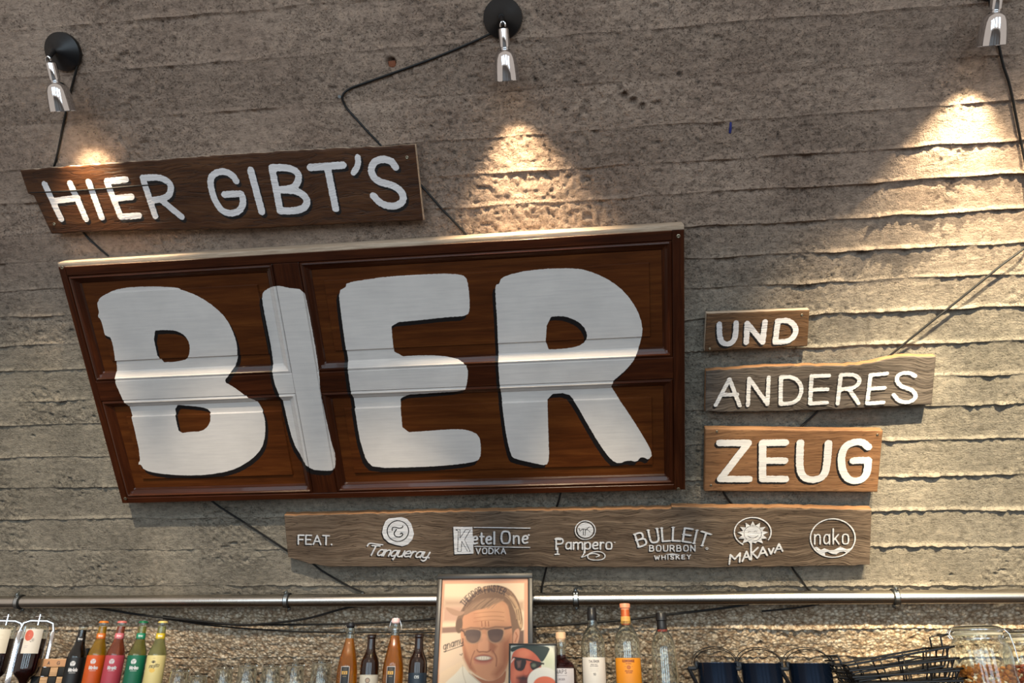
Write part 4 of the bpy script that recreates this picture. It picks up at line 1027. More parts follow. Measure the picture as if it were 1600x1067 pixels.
# swing top bottles of amber liquor
def swing(px, topy, off, label, capc, wire):
    root = bottle_root(px, off, label)
    H = rowz(px, topy, off) - ZS
    k = H / .25
    prof = smooth_prof([(.027, 0), (.033, .001), (.034, .006), (.034, .06), (.034, .095), (.0325, .115), (.0265, .145), (.0200, .172), (.0150, .192), (.0132, .205), (.0130, .222), (.0145, .225), (.0145, .234), (.0125, .237)])
    prof = [(r, z * k) for r, z in prof]
    full_bottle(root, prof, (.198 if wire else .200) * k, liquid('amber_liquor', (236, 142, 28), .7))
    z = .237 * k
    MB().lathe([(.0105, z - .004), (.0135, z), (.0138, z + .004), (.0135, z + .011), (.011, z + .0135), (.002, z + .014)], 24).build('stopper', plain('stopper_' + ('pink' if wire else 'black'), capc, .35), root)
    s = MB()
    for sx in (-1, 1):
        s.tube([(sx * .002, 0, z + .015), (sx * .012, 0, z + .012), (sx * .018, -.002, z - .004), (sx * .0215, -.004, z - .020), (sx * .0205, -.006, z - .027), (sx * .016, -.004, z - .022)], .0011, 6)
    s.tube([(.0155 * math.cos(a), .0155 * math.sin(a), z - .022) for a in np.linspace(0, 2 * PI, 20)[:-1]], .0011, 6, closed=True)
    s.build('wire_bail', M['wire_steel'] if wire else M['wire_black'], root)
    L = [('poly', [(-13, 1.2), (13, 1.2), (13, 70), (-13, 70)], (22, 22, 26)), ('poly', [(-10.5, 14), (8, 14), (8, 24), (-10.5, 24)], (214, 168, 78)),
         ('poly', [(-6, 17.5), (-2, 21), (-6, 23)], (30, 24, 20)), ('poly', [(4, 17.5), (0, 21), (4, 23)], (30, 24, 20)), ('line', [(-5, 16.4), (3, 16.4)], .5, (30, 24, 20)), ('line', [(-7, 8), (5, 8)], .4, (150, 130, 90)), ('line', [(-6, 30), (5, 30)], .6, (170, 150, 110))]
    wrap_label('label', .0346, .035, (rowz(px, 1041, off) - ZS), .82, .0007, 0, (225, 225, 225), L, root, yaw=-.16)
swing(544, 973, .02, 'amber liquor bottle with a black stopper, left of the two with black and gold labels', (24, 24, 28), False)
swing(615, 966, .02, 'amber liquor bottle with a pinkish swing stopper and wire bail', (226, 190, 190), True)
def dark_beer(px, topy, label, labc, L, labtop):
    root = bottle_root(px, .02, label); H = rowz(px, topy, .02) - ZS; k = H / .205
    prof = smooth_prof([(.025, 0), (.030, .001), (R0, .006), (R0, .05), (R0, .098), (R0, .112), (.0280, .130), (.0190, .146), (.0145, .158), (.0135, .185), (.0132, .192), (.0150, .194), (.0150, .200), (.0135, .204)])
    prof = [(r, z * k) for r, z in prof]
    MB().lathe(prof + [(.010, H), (.009, H - .01)], 36).build('glass_body', M['brownglass'], root)
    wrap_label('label', R0 + .0004, .03, rowz(px, labtop, .02) - ZS, 2.7, .0008, 0, labc, L, root)
dark_beer(578.5, 991, 'small dark brown bottle with a cream label, between the two amber bottles', (205, 202, 188), [('ell', (-3, 17, 8, 8), (70, 55, 45)), ('ell', (-3, 17, 6.2, 6.2), (170, 150, 130)), ('line', [(-15, 30), (12, 30)], .8, (60, 50, 45)), ('line', [(-15, 2.5), (15, 2.5)], .4, (150, 140, 120))], 1054)
dark_beer(653.5, 990, 'small dark brown bottle with a dark blue label beside the portrait', (24, 44, 62), txt('CYS', -9, 16, 5, 16, 7, .9, (200, 210, 215), gap=2), 1051)

# whisky row
root = bottle_root(877, -.01, 'round-shouldered bottle of dark red liqueur with a pale cork and white NAPS label')
H = rowz(877, 988, -.01) - ZS
prof = smooth_prof([(.038, 0), (.046, .001), (.048, .007), (.048, .06), (.048, .090), (.046, .108), (.036, .125), (.020, .134), (.0150, .140), (.0140, .155), (.0140, .168), (.0165, .170), (.0165, H - .022)])
full_bottle(root, prof, .148, liquid('red_liqueur', (70, 8, 12), .35))
MB().lathe([(.0130, H - .03), (.0150, H - .019), (.0165, H - .0185), (.0165, H), (.012, H + .001)], 24).build('cork_stopper', plain('pale_cork', (214, 176, 140), .7), root)
L = txt('NAPS', -20, 15, 14, 15, 11, .8, (50, 38, 40), gap=4) + [('line', [(x, 21), (x + 2.4, 21)], .45, (90, 80, 80)) for x in range(-20, 14, 4)] + txt('LIKOER', -14, 34, 8, 34, 5, .5, (120, 100, 100), gap=3) 
wrap_label('label', .0485, .02, rowz(877, 1044, -.01) - ZS, 1.75, .0008, 0, (228, 222, 222), [q for q in L if True], root, yaw=.02)

root = bottle_root(927.5, 0, 'clear whisky bottle with a white TALISKER label and black cap')
H = rowz(927.5, 949, 0) - ZS
prof = smooth_prof([(.030, 0), (.037, .001), (.0385, .007), (.0385, .10), (.0385, .170), (.0375, .190), (.030, .210), (.0195, .226), (.0150, .236), (.0160, .248), (.0145, .262), (.0140, H - .012)])
full_bottle(root, prof, .03, liquid('pale_whisky', (225, 190, 120), .8))
MB().lathe([(.0150, H - .040), (.0155, H - .039), (.0155, H - .014), (.0142, H - .012), (.0142, H - .001), (.012, H)], 24).build('cap', M['black_plastic'], root)
L = txt('TALISKER', -16.5, 15, 16.5, 15, 6.2, .65, (60, 50, 60), gap=2.4) + [('line', [(-4, 6.5), (4, 6.5)], .5, (150, 145, 145))] + txt('SINGLE MALT', -11, 22, 11, 22, 2.8, .38, (95, 90, 95), gap=2) + txt('SCOTCH WHISKY', -13, 27, 13, 27, 2.8, .38, (95, 90, 95), gap=2)
L += [('line', [(-14, 32), (14, 32)], .25, (130, 130, 130)), ('line', [(-12, 36), (12, 36)], .25, (150, 150, 150)), ('line', [(-12, 40), (12, 40)], .25, (150, 150, 150))] + txt('10', -3, 52, 4, 52, 6, .7, (60, 50, 60), gap=2)
wrap_label('label', .0389, .03, rowz(927.5, 1027, 0) - ZS, 2.35, .0007, 0, (226, 222, 214), L, root)

root = bottle_root(981, 0, 'tall clear whisky bottle with an orange GLENMORANGIE label and long orange neck')
H = rowz(981, 943, 0) - ZS
prof = smooth_prof([(.032, 0), (.039, .001), (.041, .007), (.041, .10), (.041, .175), (.0395, .192), (.033, .212), (.0215, .232), (.0155, .247), (.0138, .262), (.0130, H - .022)])
full_bottle(root, prof, .05, liquid('golden_whisky', (220, 165, 80), .7))
MB().lathe([(.0150, H - .066), (.0152, H - .064), (.0142, H - .020), (.0138, H - .018)], 24, capa=False, capb=False).build('neck_foil', plain('orange_foil', (188, 92, 48), .35, .3), root)
wrap_label('neck_label', .0156, H - .062, H - .040, 4, .0008, 0, (226, 178, 92), [('line', [(-8, y), (8, y)], .5, (150, 80, 40)) for y in (5, 10, 16)], root)
MB().lathe([(.0140, H - .019), (.0142, H - .016), (.0168, H - .013), (.0172, H - .003), (.016, H), (.01, H + .0005)], 28).build('cork_stopper', plain('peach_stopper', (222, 142, 108), .45), root)
L = txt('GLENMORANGIE', -19.5, 12, 19.5, 12, 6.5, .75, (120, 48, 16), gap=1.8) + txt('THE ORIGINAL', -9, 17.5, 9, 17.5, 2.2, .35, (140, 60, 20), gap=2)
L += [('ell', (0, 27, 6, 5.5), (150, 70, 18)), ('ell', (0, 27, 3.6, 3.2), (235, 140, 30)), ('ell', (0, 27, 1.8, 1.8), (120, 55, 15)), ('line', [(-13, 25), (-9, 25)], .4, (150, 80, 20)), ('line', [(9, 25), (13, 25)], .4, (150, 80, 20))]
L += txt('HIGHLAND SINGLE', -12, 39, 12, 39, 2.8, .4, (140, 62, 18), gap=2) + txt('MALT SCOTCH', -9, 44, 9, 44, 2.8, .4, (140, 62, 18), gap=2)
wrap_label('label', .0414, .03, rowz(981, 1028, 0) - ZS, 2.5, .0007, 0, (236, 150, 26), L, root)

root = bottle_root(1038, 0, 'empty clear bottle with a black screw cap, right of the orange-labelled whisky')
H = rowz(1038, 957, 0) - ZS
prof = smooth_prof([(.030, 0), (.038, .001), (.040, .007), (.040, .09), (.0395, .155), (.0375, .178), (.030, .200), (.0200, .216), (.0158, .228), (.0145, .240), (.0145, H - .03)])
full_bottle(root, prof, .02, liquid('clear_spirit', (225, 225, 220), .9))
MB().lathe([(.0152, H - .052), (.0162, H - .051), (.0155, H - .026), (.0178, H - .024), (.0178, H - .004), (.016, H), (.002, H)], 24).build('cap', M['black_plastic'], root)
MB().lathe([(.0156, H - .058), (.0160, H - .0575), (.0160, H - .052), (.0155, H - .0515)], 24, capa=False, capb=False).build('neck_ring', plain('red_ring', (170, 70, 60), .4), root)
e_ = MB()
for (a0, z_) in ((0, .135), (0, .115)):
    e_.tube([(.0405 * math.sin(a), -.0405 * math.cos(a), z_ + .006 * math.sin(a * 6)) for a in np.linspace(-.5, .5, 24)], .0009, 5)
e_.build('embossing', M['glass'], root)

# ------------------------------------------------------------------ inverted bottles in chrome wall dispensers, far left
def dispenser(px, off, label, blabel, side):
    P = row(px, off, 1030); a = -facing(P) * .8
    zt = rowz(px, 975, off) - ZS
    lean = 0
    Mx = Matrix.Translation((P[0], P[1], ZS)) @ Matrix.Rotation(a, 4, 'Z')
    rt_ = empty('bottle_dispenser', Mx, label, 'dispenser', 'chrome bottle dispensers')
    f = MB()
    xw = .052; ztop = zt + .012
    pts = [(-xw, .03, 0), (-xw, .03, ztop - .03), (-xw + .006, .03, ztop - .008), (-xw + .026, .03, ztop), (xw - .026, .03, ztop), (xw - .006, .03, ztop - .008), (xw, .03, ztop - .03), (xw, .03, 0)]
    f.tube(pts, .0048, 10)
    f.build('frame_bar', M['chrome'], rt_)
    for sx in (-1, 1): MB().box((sx * xw - .006, .022, 0), (sx * xw + .006, .030, ztop - .035), .001).build('flat_rail', M['chrome'], rt_)
    MB().box((-xw, .004, 0), (xw, .034, .012), .002).build('base', M['black_plastic'], rt_)
    MB().lathe([(.010, .012), (.010, .03), (.016, .034), (.016, .05)], 20).build('valve', M['black_plastic'], rt_)
    T = MB(); T.tube([(0, .028, zt - .004), (0, .028, ztop + .022)], .0042, 10); T.tube([(-.014, .028, ztop + .012), (.008, .028, ztop + .015)], .0036, 8); T.build('clamp_screw', M['chrome'], rt_)
    rt2 = empty('bottle', Mx, blabel, 'bottle')
    s = .040
    zb = zt - .004
    prof = smooth_prof([(.012, .045), (.0125, .055), (.0130, .062), (.020, .074), (.034, .086), (s, .100), (s, .13), (s, zb - .012), (s - .002, zb - .004), (s - .012, zb)])
    g = [(r, z) for r, z in prof]; inner = [(max(.002, r - .002), z) for r, z in prof[:-2]]
    MB().lathe(g + inner[::-1], 36).build('glass_body', M['glass'], rt2)
    fz = zb - .045
    lp = [(max(.002, r - .0018), z) for r, z in prof if z < fz] + [(s - .0018, fz)]
    MB().lathe(lp, 32).build('liquid', liquid('dark_red_wine', (38, 5, 8), .15), rt2)
    if side == 0: L = [('line', [(-5, 20), (8, 20)], .5, (200, 190, 160)), ('line', [(-10, 35), (12, 35)], .4, (200, 190, 165))]
    else: L = [('ell', (-13, 21, 14, 18), (205, 92, 66)), ('ell', (-12, 21, 1.6, 1.6), (230, 140, 110)), ('ell', (2, 36, 4, 5), 3, (165, 160, 150)), ('line', [(-6, 40), (-2, 42.5)], .8, (50, 40, 40)), ('line', [(-20, 56), (-9, 55)], .5, (180, 160, 175)), ('line', [(-20, 61), (-11, 60)], .5, (180, 160, 175))]
    wrap_label('label', s + .0004, zb - .094, zb - .014, 1.45, .0008, 0, (232, 224, 204) if side == 0 else (226, 220, 208), L, rt2)
dispenser(-6, .04, 'chrome bottle dispenser cut by the left edge of the picture', 'upside-down bottle with a plain cream label at the left edge', 0)
dispenser(45, .04, 'chrome bottle dispenser with a small cross-shaped clamp screw, next to the cola', 'upside-down dark red bottle with a white label bearing an orange disc', 1)

# small wooden board game rack behind the cola bottle
P = row(92, .10, 1030); Mx = Matrix.Translation((P[0], P[1], ZS)) @ Matrix.Rotation(-facing(P) * .6, 4, 'Z')
zt = rowz(92, 1029, .10) - ZS; zm = rowz(92, 1042, .10) - ZS
r_ = empty('wooden_letter_rack', Mx, 'light wooden rack with small dark letters and checkered blocks, behind the cola bottle', 'rack')
MB().box((-.075, -.008, zm), (.06, .006, zt), .001).build('rail', M['wood_light'], r_)
flat_print('lettering', .09, (zt - zm) * .8, .0008, (0, 45, 0, 12), (196, 142, 92), txt('A', 7, 9, 10, 9, 5.4, .6, (50, 32, 22)) + txt('G', 22, 9, 26, 9, 5.4, .6, (50, 32, 22)) + txt('N', 39, 9, 43, 9, 5.4, .6, (50, 32, 22)), .4, r_, y=-.0085, z0=zm + (zt - zm) * .1)
k = 0
for iz in range(3):
    for ix in range(5):
        z1_ = zm - .001 - iz * .031; x0_ = -.07 + ix * .026
        bm_ = M['rubber'] if (ix + iz) % 2 else M['wood_light']
        MB().box((x0_, -.010, z1_ - .029), (x0_ + .024, .006, z1_), .001).build('block', bm_, r_)
MB().box((-.075, .0065, 0), (.06, .014, zt - .002)).build('backboard', M['counter'], r_, smooth=False)
P = row(132, .12, 1020)
sp = MB().box((-.035, -.03, 0), (.035, .03, rowz(132, 1013, .12) - ZS), .003).build('black_box', M['black_plastic'])
sp.matrix_world = Matrix.Translation((P[0], P[1], ZS)) @ YM
tag(sp, 'dark box standing behind the cola and orange soda bottles', 'box')

# ------------------------------------------------------------------ clear drinking glasses, upside down
def tumbler(px, topy, off, r0, label, stem=False):
    P = row(px, off, 1040); H = max(.06, rowz(px, topy, off) - ZS)
    if stem:
        pr = [(.030, .0), (.034, .02), (.036, .05), (.030, .075), (.010, .092), (.0045, .10), (.0045, H - .006), (.012, H - .004), (.031, H - .001), (.031, H)]
        o = MB().lathe(smooth_prof(pr, 1) + [(.002, H)], 32, capa=False)
        inner = [(.0285, .0), (.0325, .02), (.0345, .05), (.028, .074), (.004, .090)]
        o.lathe(smooth_prof(inner, 1), 32, capa=False)
    else:
        o = MB().lathe([(r0, 0), (r0 * .97, H * .5), (r0 * .86, H - .004), (r0 * .80, H), (r0 * .3, H + .0005), (r0 * .28, H - .008), (r0 * .78, H - .010), (r0 * .83, H - .016), (r0 * .94, H * .5), (r0 - .002, 0)], 32, capa=False, capb=False)
    ob = o.build('drinking_glass', M['glass']); ob.location = (P[0], P[1], ZS)
    tag(ob, label, 'glass', 'clear upturned drinking glasses'); return ob
tumbler(283, 1044, .00, .033, 'clear upturned glass next to the yellow-capped soda, leftmost of the glasses')
tumbler(313, 1052, .03, .032, 'clear upturned glass, second of the row from the sodas')
tumbler(352, 1040, .10, .032, 'clear upturned glass, third of the row from the sodas')
tumbler(388, 1036, .02, .034, 'clear upturned glass near the middle of the glass row')
tumbler(425, 1037, .04, .034, 'clear upturned glass, second from the right end of the glass row')
tumbler(462, 1035, .02, .034, 'clear upturned glass at the right end of the row, left of the widest glass')
tumbler(503, 1031, .02, .036, 'widest clear upturned glass, beside the black-stoppered amber bottle')

# ------------------------------------------------------------------ framed portraits
def picture(px0, px1, topy, off, fw, depth, label, tilt, drawing, name='framed_photo', bot=None):
    Pa = row(px0, off, topy); Pb = row(px1, off, topy); c = (Pa + Pb) / 2; Wd = np.hypot(*(Pb - Pa)[:2]); Hh = (c[2] - ZS) / math.cos(tilt)
    ang = math.atan2(Pb[1] - Pa[1], Pb[0] - Pa[0])
    Mx = Matrix.Translation((c[0], c[1], ZS)) @ Matrix.Rotation(ang, 4, 'Z') @ Matrix.Translation((0, -math.sin(tilt) * Hh, 0)) @ Matrix.Rotation(-tilt, 4, 'X')
    r = empty(name, Mx, label, 'picture')
    w2 = Wd / 2
    MB().box((-w2, 0, Hh - fw), (w2, depth, Hh), .0015).build('frame_rail', M['frame'], r)
    MB().box((-w2, 0, 0), (w2, depth, fw), .0015).build('frame_rail', M['frame'], r)
    MB().box((-w2, 0, fw + .0003), (-w2 + fw, depth, Hh - fw - .0003), .0015).build('frame_rail', M['frame'], r)
    MB().box((w2 - fw, 0, fw + .0003), (w2, depth, Hh - fw - .0003), .0015).build('frame_rail', M['frame'], r)
    MB().box((-w2 + fw, depth * .6, fw), (w2 - fw, depth, Hh - fw)).build('backing', M['counter'], r, smooth=False)
    b, base, layers, soft = drawing(Wd - 2 * fw, Hh - 2 * fw)
    flat_print('photo', Wd - 2 * fw, Hh - 2 * fw, .0013 if Wd > .2 else .0010, b, base, layers, soft, r, y=depth * .45, z0=fw, mat='gloss_paint')
    return r
def big_drawing(w_, h_):
    x0, x1, yt = 5, 852, 45; yb = yt + (x1 - x0) * h_ / w_
    hair = (128, 96, 72); skin = (206, 146, 108); dsk = (170, 108, 76); line = (70, 45, 40)
    L = [('poly', [(30, 88), (815, 88), (812, 1050), (15, 1050)], (232, 205, 172)),
         ('poly', [(30, 235), (400, 240), (400, 300), (28, 300)], 40, (176, 142, 118)), ('poly', [(640, 255), (813, 255), (813, 340), (640, 340)], 20, (196, 160, 130)),
         ('poly', [(26, 300), (210, 300), (210, 440), (24, 440)], 20, (196, 156, 132)), ('poly', [(22, 490), (230, 480), (230, 535), (22, 545)], 8, (140, 108, 92)), ('poly', [(20, 545), (230, 535), (230, 780), (15, 900)], 10, (226, 200, 172)),
         ('poly', [(770, 520), (812, 520), (812, 690), (740, 690)], 8, (112, 82, 68)),
         ('poly', [(160, 545), (150, 440), (190, 350), (250, 260), (330, 170), (430, 115), (540, 100), (660, 130), (745, 220), (790, 350), (808, 480), (770, 540), (740, 640), (690, 700), (640, 600), (300, 500)], 's', hair),
         ('poly', [(660, 180), (745, 260), (790, 400), (800, 500), (770, 500), (740, 380), (690, 270)], 's', (200, 165, 125)),
         ('poly', [(30, 300), (120, 320), (200, 350), (260, 340), (200, 390), (110, 380)], 's', (172, 134, 108)),
         ('poly', [(215, 420), (235, 370), (380, 320), (560, 235), (655, 275), (685, 420), (705, 560), (690, 700), (655, 840), (590, 930), (500, 965), (410, 930), (320, 880), (245, 760), (215, 620), (200, 520)], 's', skin),
         ('poly', [(350, 340), (560, 250), (640, 300), (655, 440), (520, 470), (400, 460)], 30, (226, 166, 122)),
         ('poly', [(600, 620), (690, 560), (690, 720), (640, 860), (560, 940), (520, 900), (600, 800)], 30, dsk),
         ('poly', [(240, 640), (290, 760), (360, 880), (300, 860), (240, 760)], 16, dsk),
         ('poly', [(715, 520), (772, 495), (768, 600), (735, 665), (705, 640)], 's', (206, 150, 118)), ('line', [(735, 540), (750, 570), (730, 620)], 6, dsk),
         ('poly', [(330, 250), (480, 215), (650, 240), (560, 262), (440, 320), (320, 340), (225, 395), (240, 320)], 's', (150, 116, 90)),
         ('poly', [(185, 400), (225, 420), (215, 540), (165, 545), (150, 450)], 's', (110, 82, 62))]
    rs = random.Random(5)
    for k in range(46):
        a0 = PI * (1.08 + .86 * rs.random()); ra = 1 + (rs.random() - .5) * .22
        pts = [(500 + 265 * ra * math.cos(a0 + q), 400 + 265 * ra * math.sin(a0 + q) * 1.02 + 10) for q in (0, .12, .24, .36)]
        c_ = rs.choice([(158, 122, 92), (96, 70, 54), (190, 152, 116), (112, 84, 64)])
        L.append(('line', chaikin(pts, 1), 1.6 + rs.random() * 2, c_))
    for k in range(16):
        x_ = 330 + rs.random() * 290; L.append(('line', chaikin([(x_, 225 + rs.random() * 25), (x_ - 60, 262 + rs.random() * 20), (x_ - 110, 320)], 2), 1.6, rs.choice([(120, 90, 68), (176, 140, 108)])))
    for y in (355, 395, 430): L.append(('line', chaikin([(330, y + 12), (420, y), (540, y - 6), (620, y + 4)], 2), 2.2, (186, 124, 88)))
    for x in (405, 440, 470): L.append(('line', [(x, 440), (x + 4, 480)], 4, (158, 96, 66)))
    L += [('poly', [(395, 560), (440, 540), (480, 600), (500, 670), (470, 700), (400, 705), (370, 680)], 's', (222, 160, 122)), ('poly', [(480, 590), (560, 660), (520, 720), (480, 690)], 14, dsk),
          ('line', chaikin([(368, 690), (385, 712), (420, 704), (470, 712), (497, 690)], 2), 4, (140, 82, 60)),
          ('line', chaikin([(345, 700), (318, 760), (310, 820)], 2), 4, (150, 92, 66)), ('line', chaikin([(520, 700), (560, 760), (552, 830)], 2), 5, (150, 92, 66)),
          ('poly', [(238, 498), (402, 500), (415, 560), (388, 622), (330, 644), (268, 624), (240, 566)], 's', (196, 152, 116)), ('poly', [(456, 498), (624, 494), (628, 556), (600, 618), (545, 640), (484, 622), (456, 562)], 's', (196, 152, 116)),
          ('poly', [(248, 508), (393, 509), (405, 560), (380, 616), (330, 635), (274, 616), (249, 564)], 's', (98, 76, 68)), ('poly', [(466, 507), (614, 503), (619, 555), (592, 610), (545, 630), (491, 612), (466, 560)], 's', (96, 72, 64)),
          ('ell', (330, 600, 46, 20), 24, (124, 98, 84)), ('ell', (545, 596, 46, 20), 24, (122, 94, 80)),
          ('line', [(205, 505), (240, 512), (300, 494), (390, 500)], 8, (150, 108, 82)), ('line', [(392, 510), (430, 500), (465, 508)], 9, (150, 108, 82)), ('line', [(465, 505), (540, 488), (640, 492), (695, 490)], 8, (150, 108, 82)),
          ('line', [(212, 515), (238, 530), (248, 560)], 7, (90, 60, 48)), ('line', [(630, 505), (660, 500), (690, 492)], 8, (100, 70, 55)),
          ('ell', (430, 768, 92, 38), (172, 100, 80)), ('ell', (430, 764, 72, 22), (120, 62, 52)), ('ell', (430, 762, 66, 17), (236, 222, 200))]
    for x in (388, 412, 436, 460): L.append(('line', [(x, 750), (x, 776)], 1.5, (190, 170, 150)))
    L += [('line', chaikin([(350, 800), (430, 815), (500, 800)], 2), 7, (196, 130, 104)),
          ('poly', [(300, 880), (380, 930), (500, 965), (600, 925), (650, 850), (640, 960), (600, 1010), (540, 1062), (440, 1000)], 's', (168, 106, 74)),
          ('poly', [(0, 1060), (90, 960), (180, 890), (240, 815), (290, 890), (380, 950), (470, 1010), (530, 1066), (590, 1030), (620, 960), (660, 1000), (680, 1300), (0, 1300)], 's', (234, 226, 206)),
          ('line', chaikin([(235, 825), (240, 900), (275, 980), (280, 1060)], 2), 3, (196, 184, 162)), ('line', chaikin([(300, 890), (400, 970), (520, 1062)], 2), 4, (190, 176, 154)),
          ('line', [(0, 1056), (470, 1056)], 4, (200, 150, 120))]
    L += txt('THEODOR', 235, 300, 405, 170, 58, 4.2, (42, 26, 36), gap=2.4, arc=16) + txt('FINSTER', 432, 178, 618, 200, 58, 4.2, (42, 26, 36), gap=2.6, arc=22)
    L += txt('gnamy', 48, 690, 232, 632, 62, 4.0, (44, 32, 34), gap=2.6, slant=.2) + [('line', [(60, 706), (235, 650)], 3, (44, 32, 34)), ('line', [(206, 730), (222, 736), (228, 722)], 3, (44, 32, 34))]
    return (x0, x1, yt, yb), (214, 158, 126), L, 5
picture(684, 832, 896, .06, .0165, .022, 'tall black-framed portrait of a man in sunglasses and a pale jacket, signed THEODOR FINSTER', math.radians(4), big_drawing)
def small_drawing(w_, h_):
    x0, x1, yt = 785, 1175, 722; yb = yt + (x1 - x0) * h_ / w_
    L = [('poly', [(1060, 722), (1180, 722), (1180, 1100), (1000, 1100), (1010, 860)], 's', (232, 232, 214)), ('ell', (1120, 850, 60, 70), 40, (214, 220, 190)),
         ('poly', [(785, 800), (850, 745), (960, 735), (1040, 800), (1060, 900), (1040, 1000), (960, 1100), (785, 1100)], 's', (196, 96, 70)),
         ('ell', (900, 790, 60, 40), 20, (222, 130, 96)), ('ell', (840, 960, 45, 60), 25, (214, 120, 88)), ('poly', [(850, 980), (960, 960), (960, 1100), (850, 1100)], 25, (96, 34, 26)),
         ('poly', [(785, 722), (1145, 722), (1110, 800), (1060, 870), (1030, 820), (970, 765), (880, 735), (785, 790)], 's', (24, 46, 44)),
         ('poly', [(818, 820), (925, 832), (925, 880), (895, 930), (850, 930), (818, 905)], 's', (34, 18, 18)), ('poly', [(955, 850), (1075, 862), (1040, 900), (985, 930), (958, 900)], 's', (30, 20, 18)),
         ('line', [(810, 822), (930, 838), (1075, 872)], 7, (20, 12, 12)), ('line', [(790, 860), (815, 830)], 5, (220, 200, 190)), ('poly', [(840, 850), (880, 846), (870, 900), (850, 905)], 8, (120, 84, 76)), ('ell', (990, 885, 18, 14), 8, (110, 120, 100)),
         ('poly', [(925, 860), (950, 880), (945, 960), (905, 960), (905, 930)], 's', (206, 108, 80)), ('poly', [(840, 985), (900, 970), (940, 990), (900, 1005)], 12, (60, 24, 22)),
         ('ell', (1075, 1010, 140, 110), (240, 238, 226)), ('ell', (1085, 1040, 100, 68), (232, 118, 82)), ('ell', (1040, 1060, 40, 30), 10, (120, 150, 90)), ('ell', (1120, 1080, 50, 30), 16, (244, 190, 160))]
    return (x0, x1, yt, yb), (205, 205, 190), L, 4
picture(795, 869, 1005, -.06, .0052, .014, 'small black-framed photo of a man in cap and sunglasses, in front of the tall portrait', math.radians(5), small_drawing)

# ------------------------------------------------------------------ black pots with wire handles
def pot(px, w_px, topy, label, off=-.02, back=False):
    P = row(px, off, 1050); r = w_px / 2 * PXM(off) * 1.0; H = rowz(px, topy, off) - ZS
    rt_ = empty('black_pot', Matrix.Translation((P[0], P[1], ZS)) @ YM, label, 'pot', 'black pots with wire handles')
    MB().lathe([(r * .90, 0), (r * .97, .004), (r * .985, .02), (r, H - .004), (r * 1.02, H - .002), (r * 1.02, H), (r * .97, H), (r * .965, H - .01), (r * .93, .01), (r * .1, .006)], 48).build('body', M['pot'], rt_)
    R_ = r * 1.05
    for (ty, rise, rad) in ((-.35, .045, 1.03), (.35, .052, 1.13)):
        pts = [(R_ * rad * math.cos(a) - (.004 if ty < 0 else .002), math.sin(a) * ty * .05 - (.0 if ty < 0 else -.012), H - .006 + rise * math.sin(a)) for a in np.linspace(0, PI, 26)]
        MB().tube(pts, .0014, 6).build('wire_handle', M['wire_black'], rt_)
    for sx in (-1, 1):
        e = MB(); e.box((sx * r - .006, -.009, H - .020), (sx * r + .006, .009, H + .004), .002); e.build('ear', M['black_plastic'], rt_)
    lv = MB(); lv.box((-r - .030, -.026, H - .022), (-r - .004, -.012, H - .010), .003); lv.tube([(-r - .028, -.019, H - .014), (-r - .012, -.019, H - .05), (-r - .002, -.01, H - .07)], .006, 8)
    lv.build('side_clip', M['black_plastic'], rt_)
pot(1121, 56, 1035, 'first of the three black wire-handled pots, beside the empty clear bottle')
pot(1190, 56, 1036, 'middle one of the three black wire-handled pots')
pot(1266, 58, 1036, 'right one of the three black wire-handled pots, beside the wire baskets')

# ------------------------------------------------------------------ stack of black wire baskets
def seg(a, b, r=.0019): return MB().tube([a, b], r, 6)
def basket(i, cz, dx, tilt, label):
    P = row(1400, -.03, 1050)
    Mx = Matrix.Translation((P[0] + dx, P[1] + .0, ZS + cz)) @ YM @ Matrix.Rotation(tilt, 4, 'Y')
    rt_ = empty('wire_basket', Mx, label, 'basket', 'stacked black wire baskets')
    W1, D1, Hh = .150, .085, .048       # half width, half depth
    W2, D2 = .125, .065
    rim = MB().tube([(-W1, -D1, Hh), (W1, -D1, Hh), (W1, D1, Hh), (-W1, D1, Hh)], .0032, 6, closed=True); rim.build('rim', M['wire_black'], rt_)
    MB().tube([(-W2, -D2, 0), (W2, -D2, 0), (W2, D2, 0), (-W2, D2, 0)], .0028, 6, closed=True).build('bottom_hoop', M['wire_black'], rt_)
    MB().tube([(-W1 * .93, -D1 * .93, Hh * .5), (W1 * .93, -D1 * .93, Hh * .5), (W1 * .93, D1 * .93, Hh * .5), (-W1 * .93, D1 * .93, Hh * .5)], .0022, 6, closed=True).build('middle_hoop', M['wire_black'], rt_)
    wr = MB()
    for k in range(5):
        t = -1 + 2 * k / 4.0
        wr.tube([(W1 * t, -D1, Hh), (W2 * t, -D2, 0), (W2 * t, D2, 0), (W1 * t, D1, Hh)], .0024, 5)
    for k in range(3):
        t = -.6 + .6 * k
        wr.tube([(-W1, D1 * t, Hh), (-W2, D2 * t, 0), (W2, D2 * t, 0), (W1, D1 * t, Hh)], .0024, 5)
    wr.build('wire_ribs', M['wire_black'], rt_)
    for sx in (-1, 1):
        up_ = .030
        h = MB().tube([(sx * W1, -.04, Hh), (sx * (W1 + .006), -.04, Hh + up_), (sx * (W1 + .030), -.036, Hh + up_ + .002), (sx * (W1 + .030), .036, Hh + up_ + .002), (sx * (W1 + .006), .04, Hh + up_), (sx * W1, .04, Hh)], .0030, 6)
        h.build('handle', M['wire_black'], rt_)
for i, (cz, dx, tilt, lab) in enumerate([(.003, .004, 0, 'bottom black wire basket of the stack'), (.024, .002, math.radians(-1.5), 'black wire basket second from the bottom of the stack'), (.046, 0, math.radians(-3.5), 'black wire basket in the middle of the stack'),
                                         (.070, -.004, math.radians(-6.0), 'black wire basket second from the top of the stack'), (.094, -.008, math.radians(-9.5), 'topmost tilted black wire basket of the stack')]):
    basket(i, cz, dx, tilt, lab)

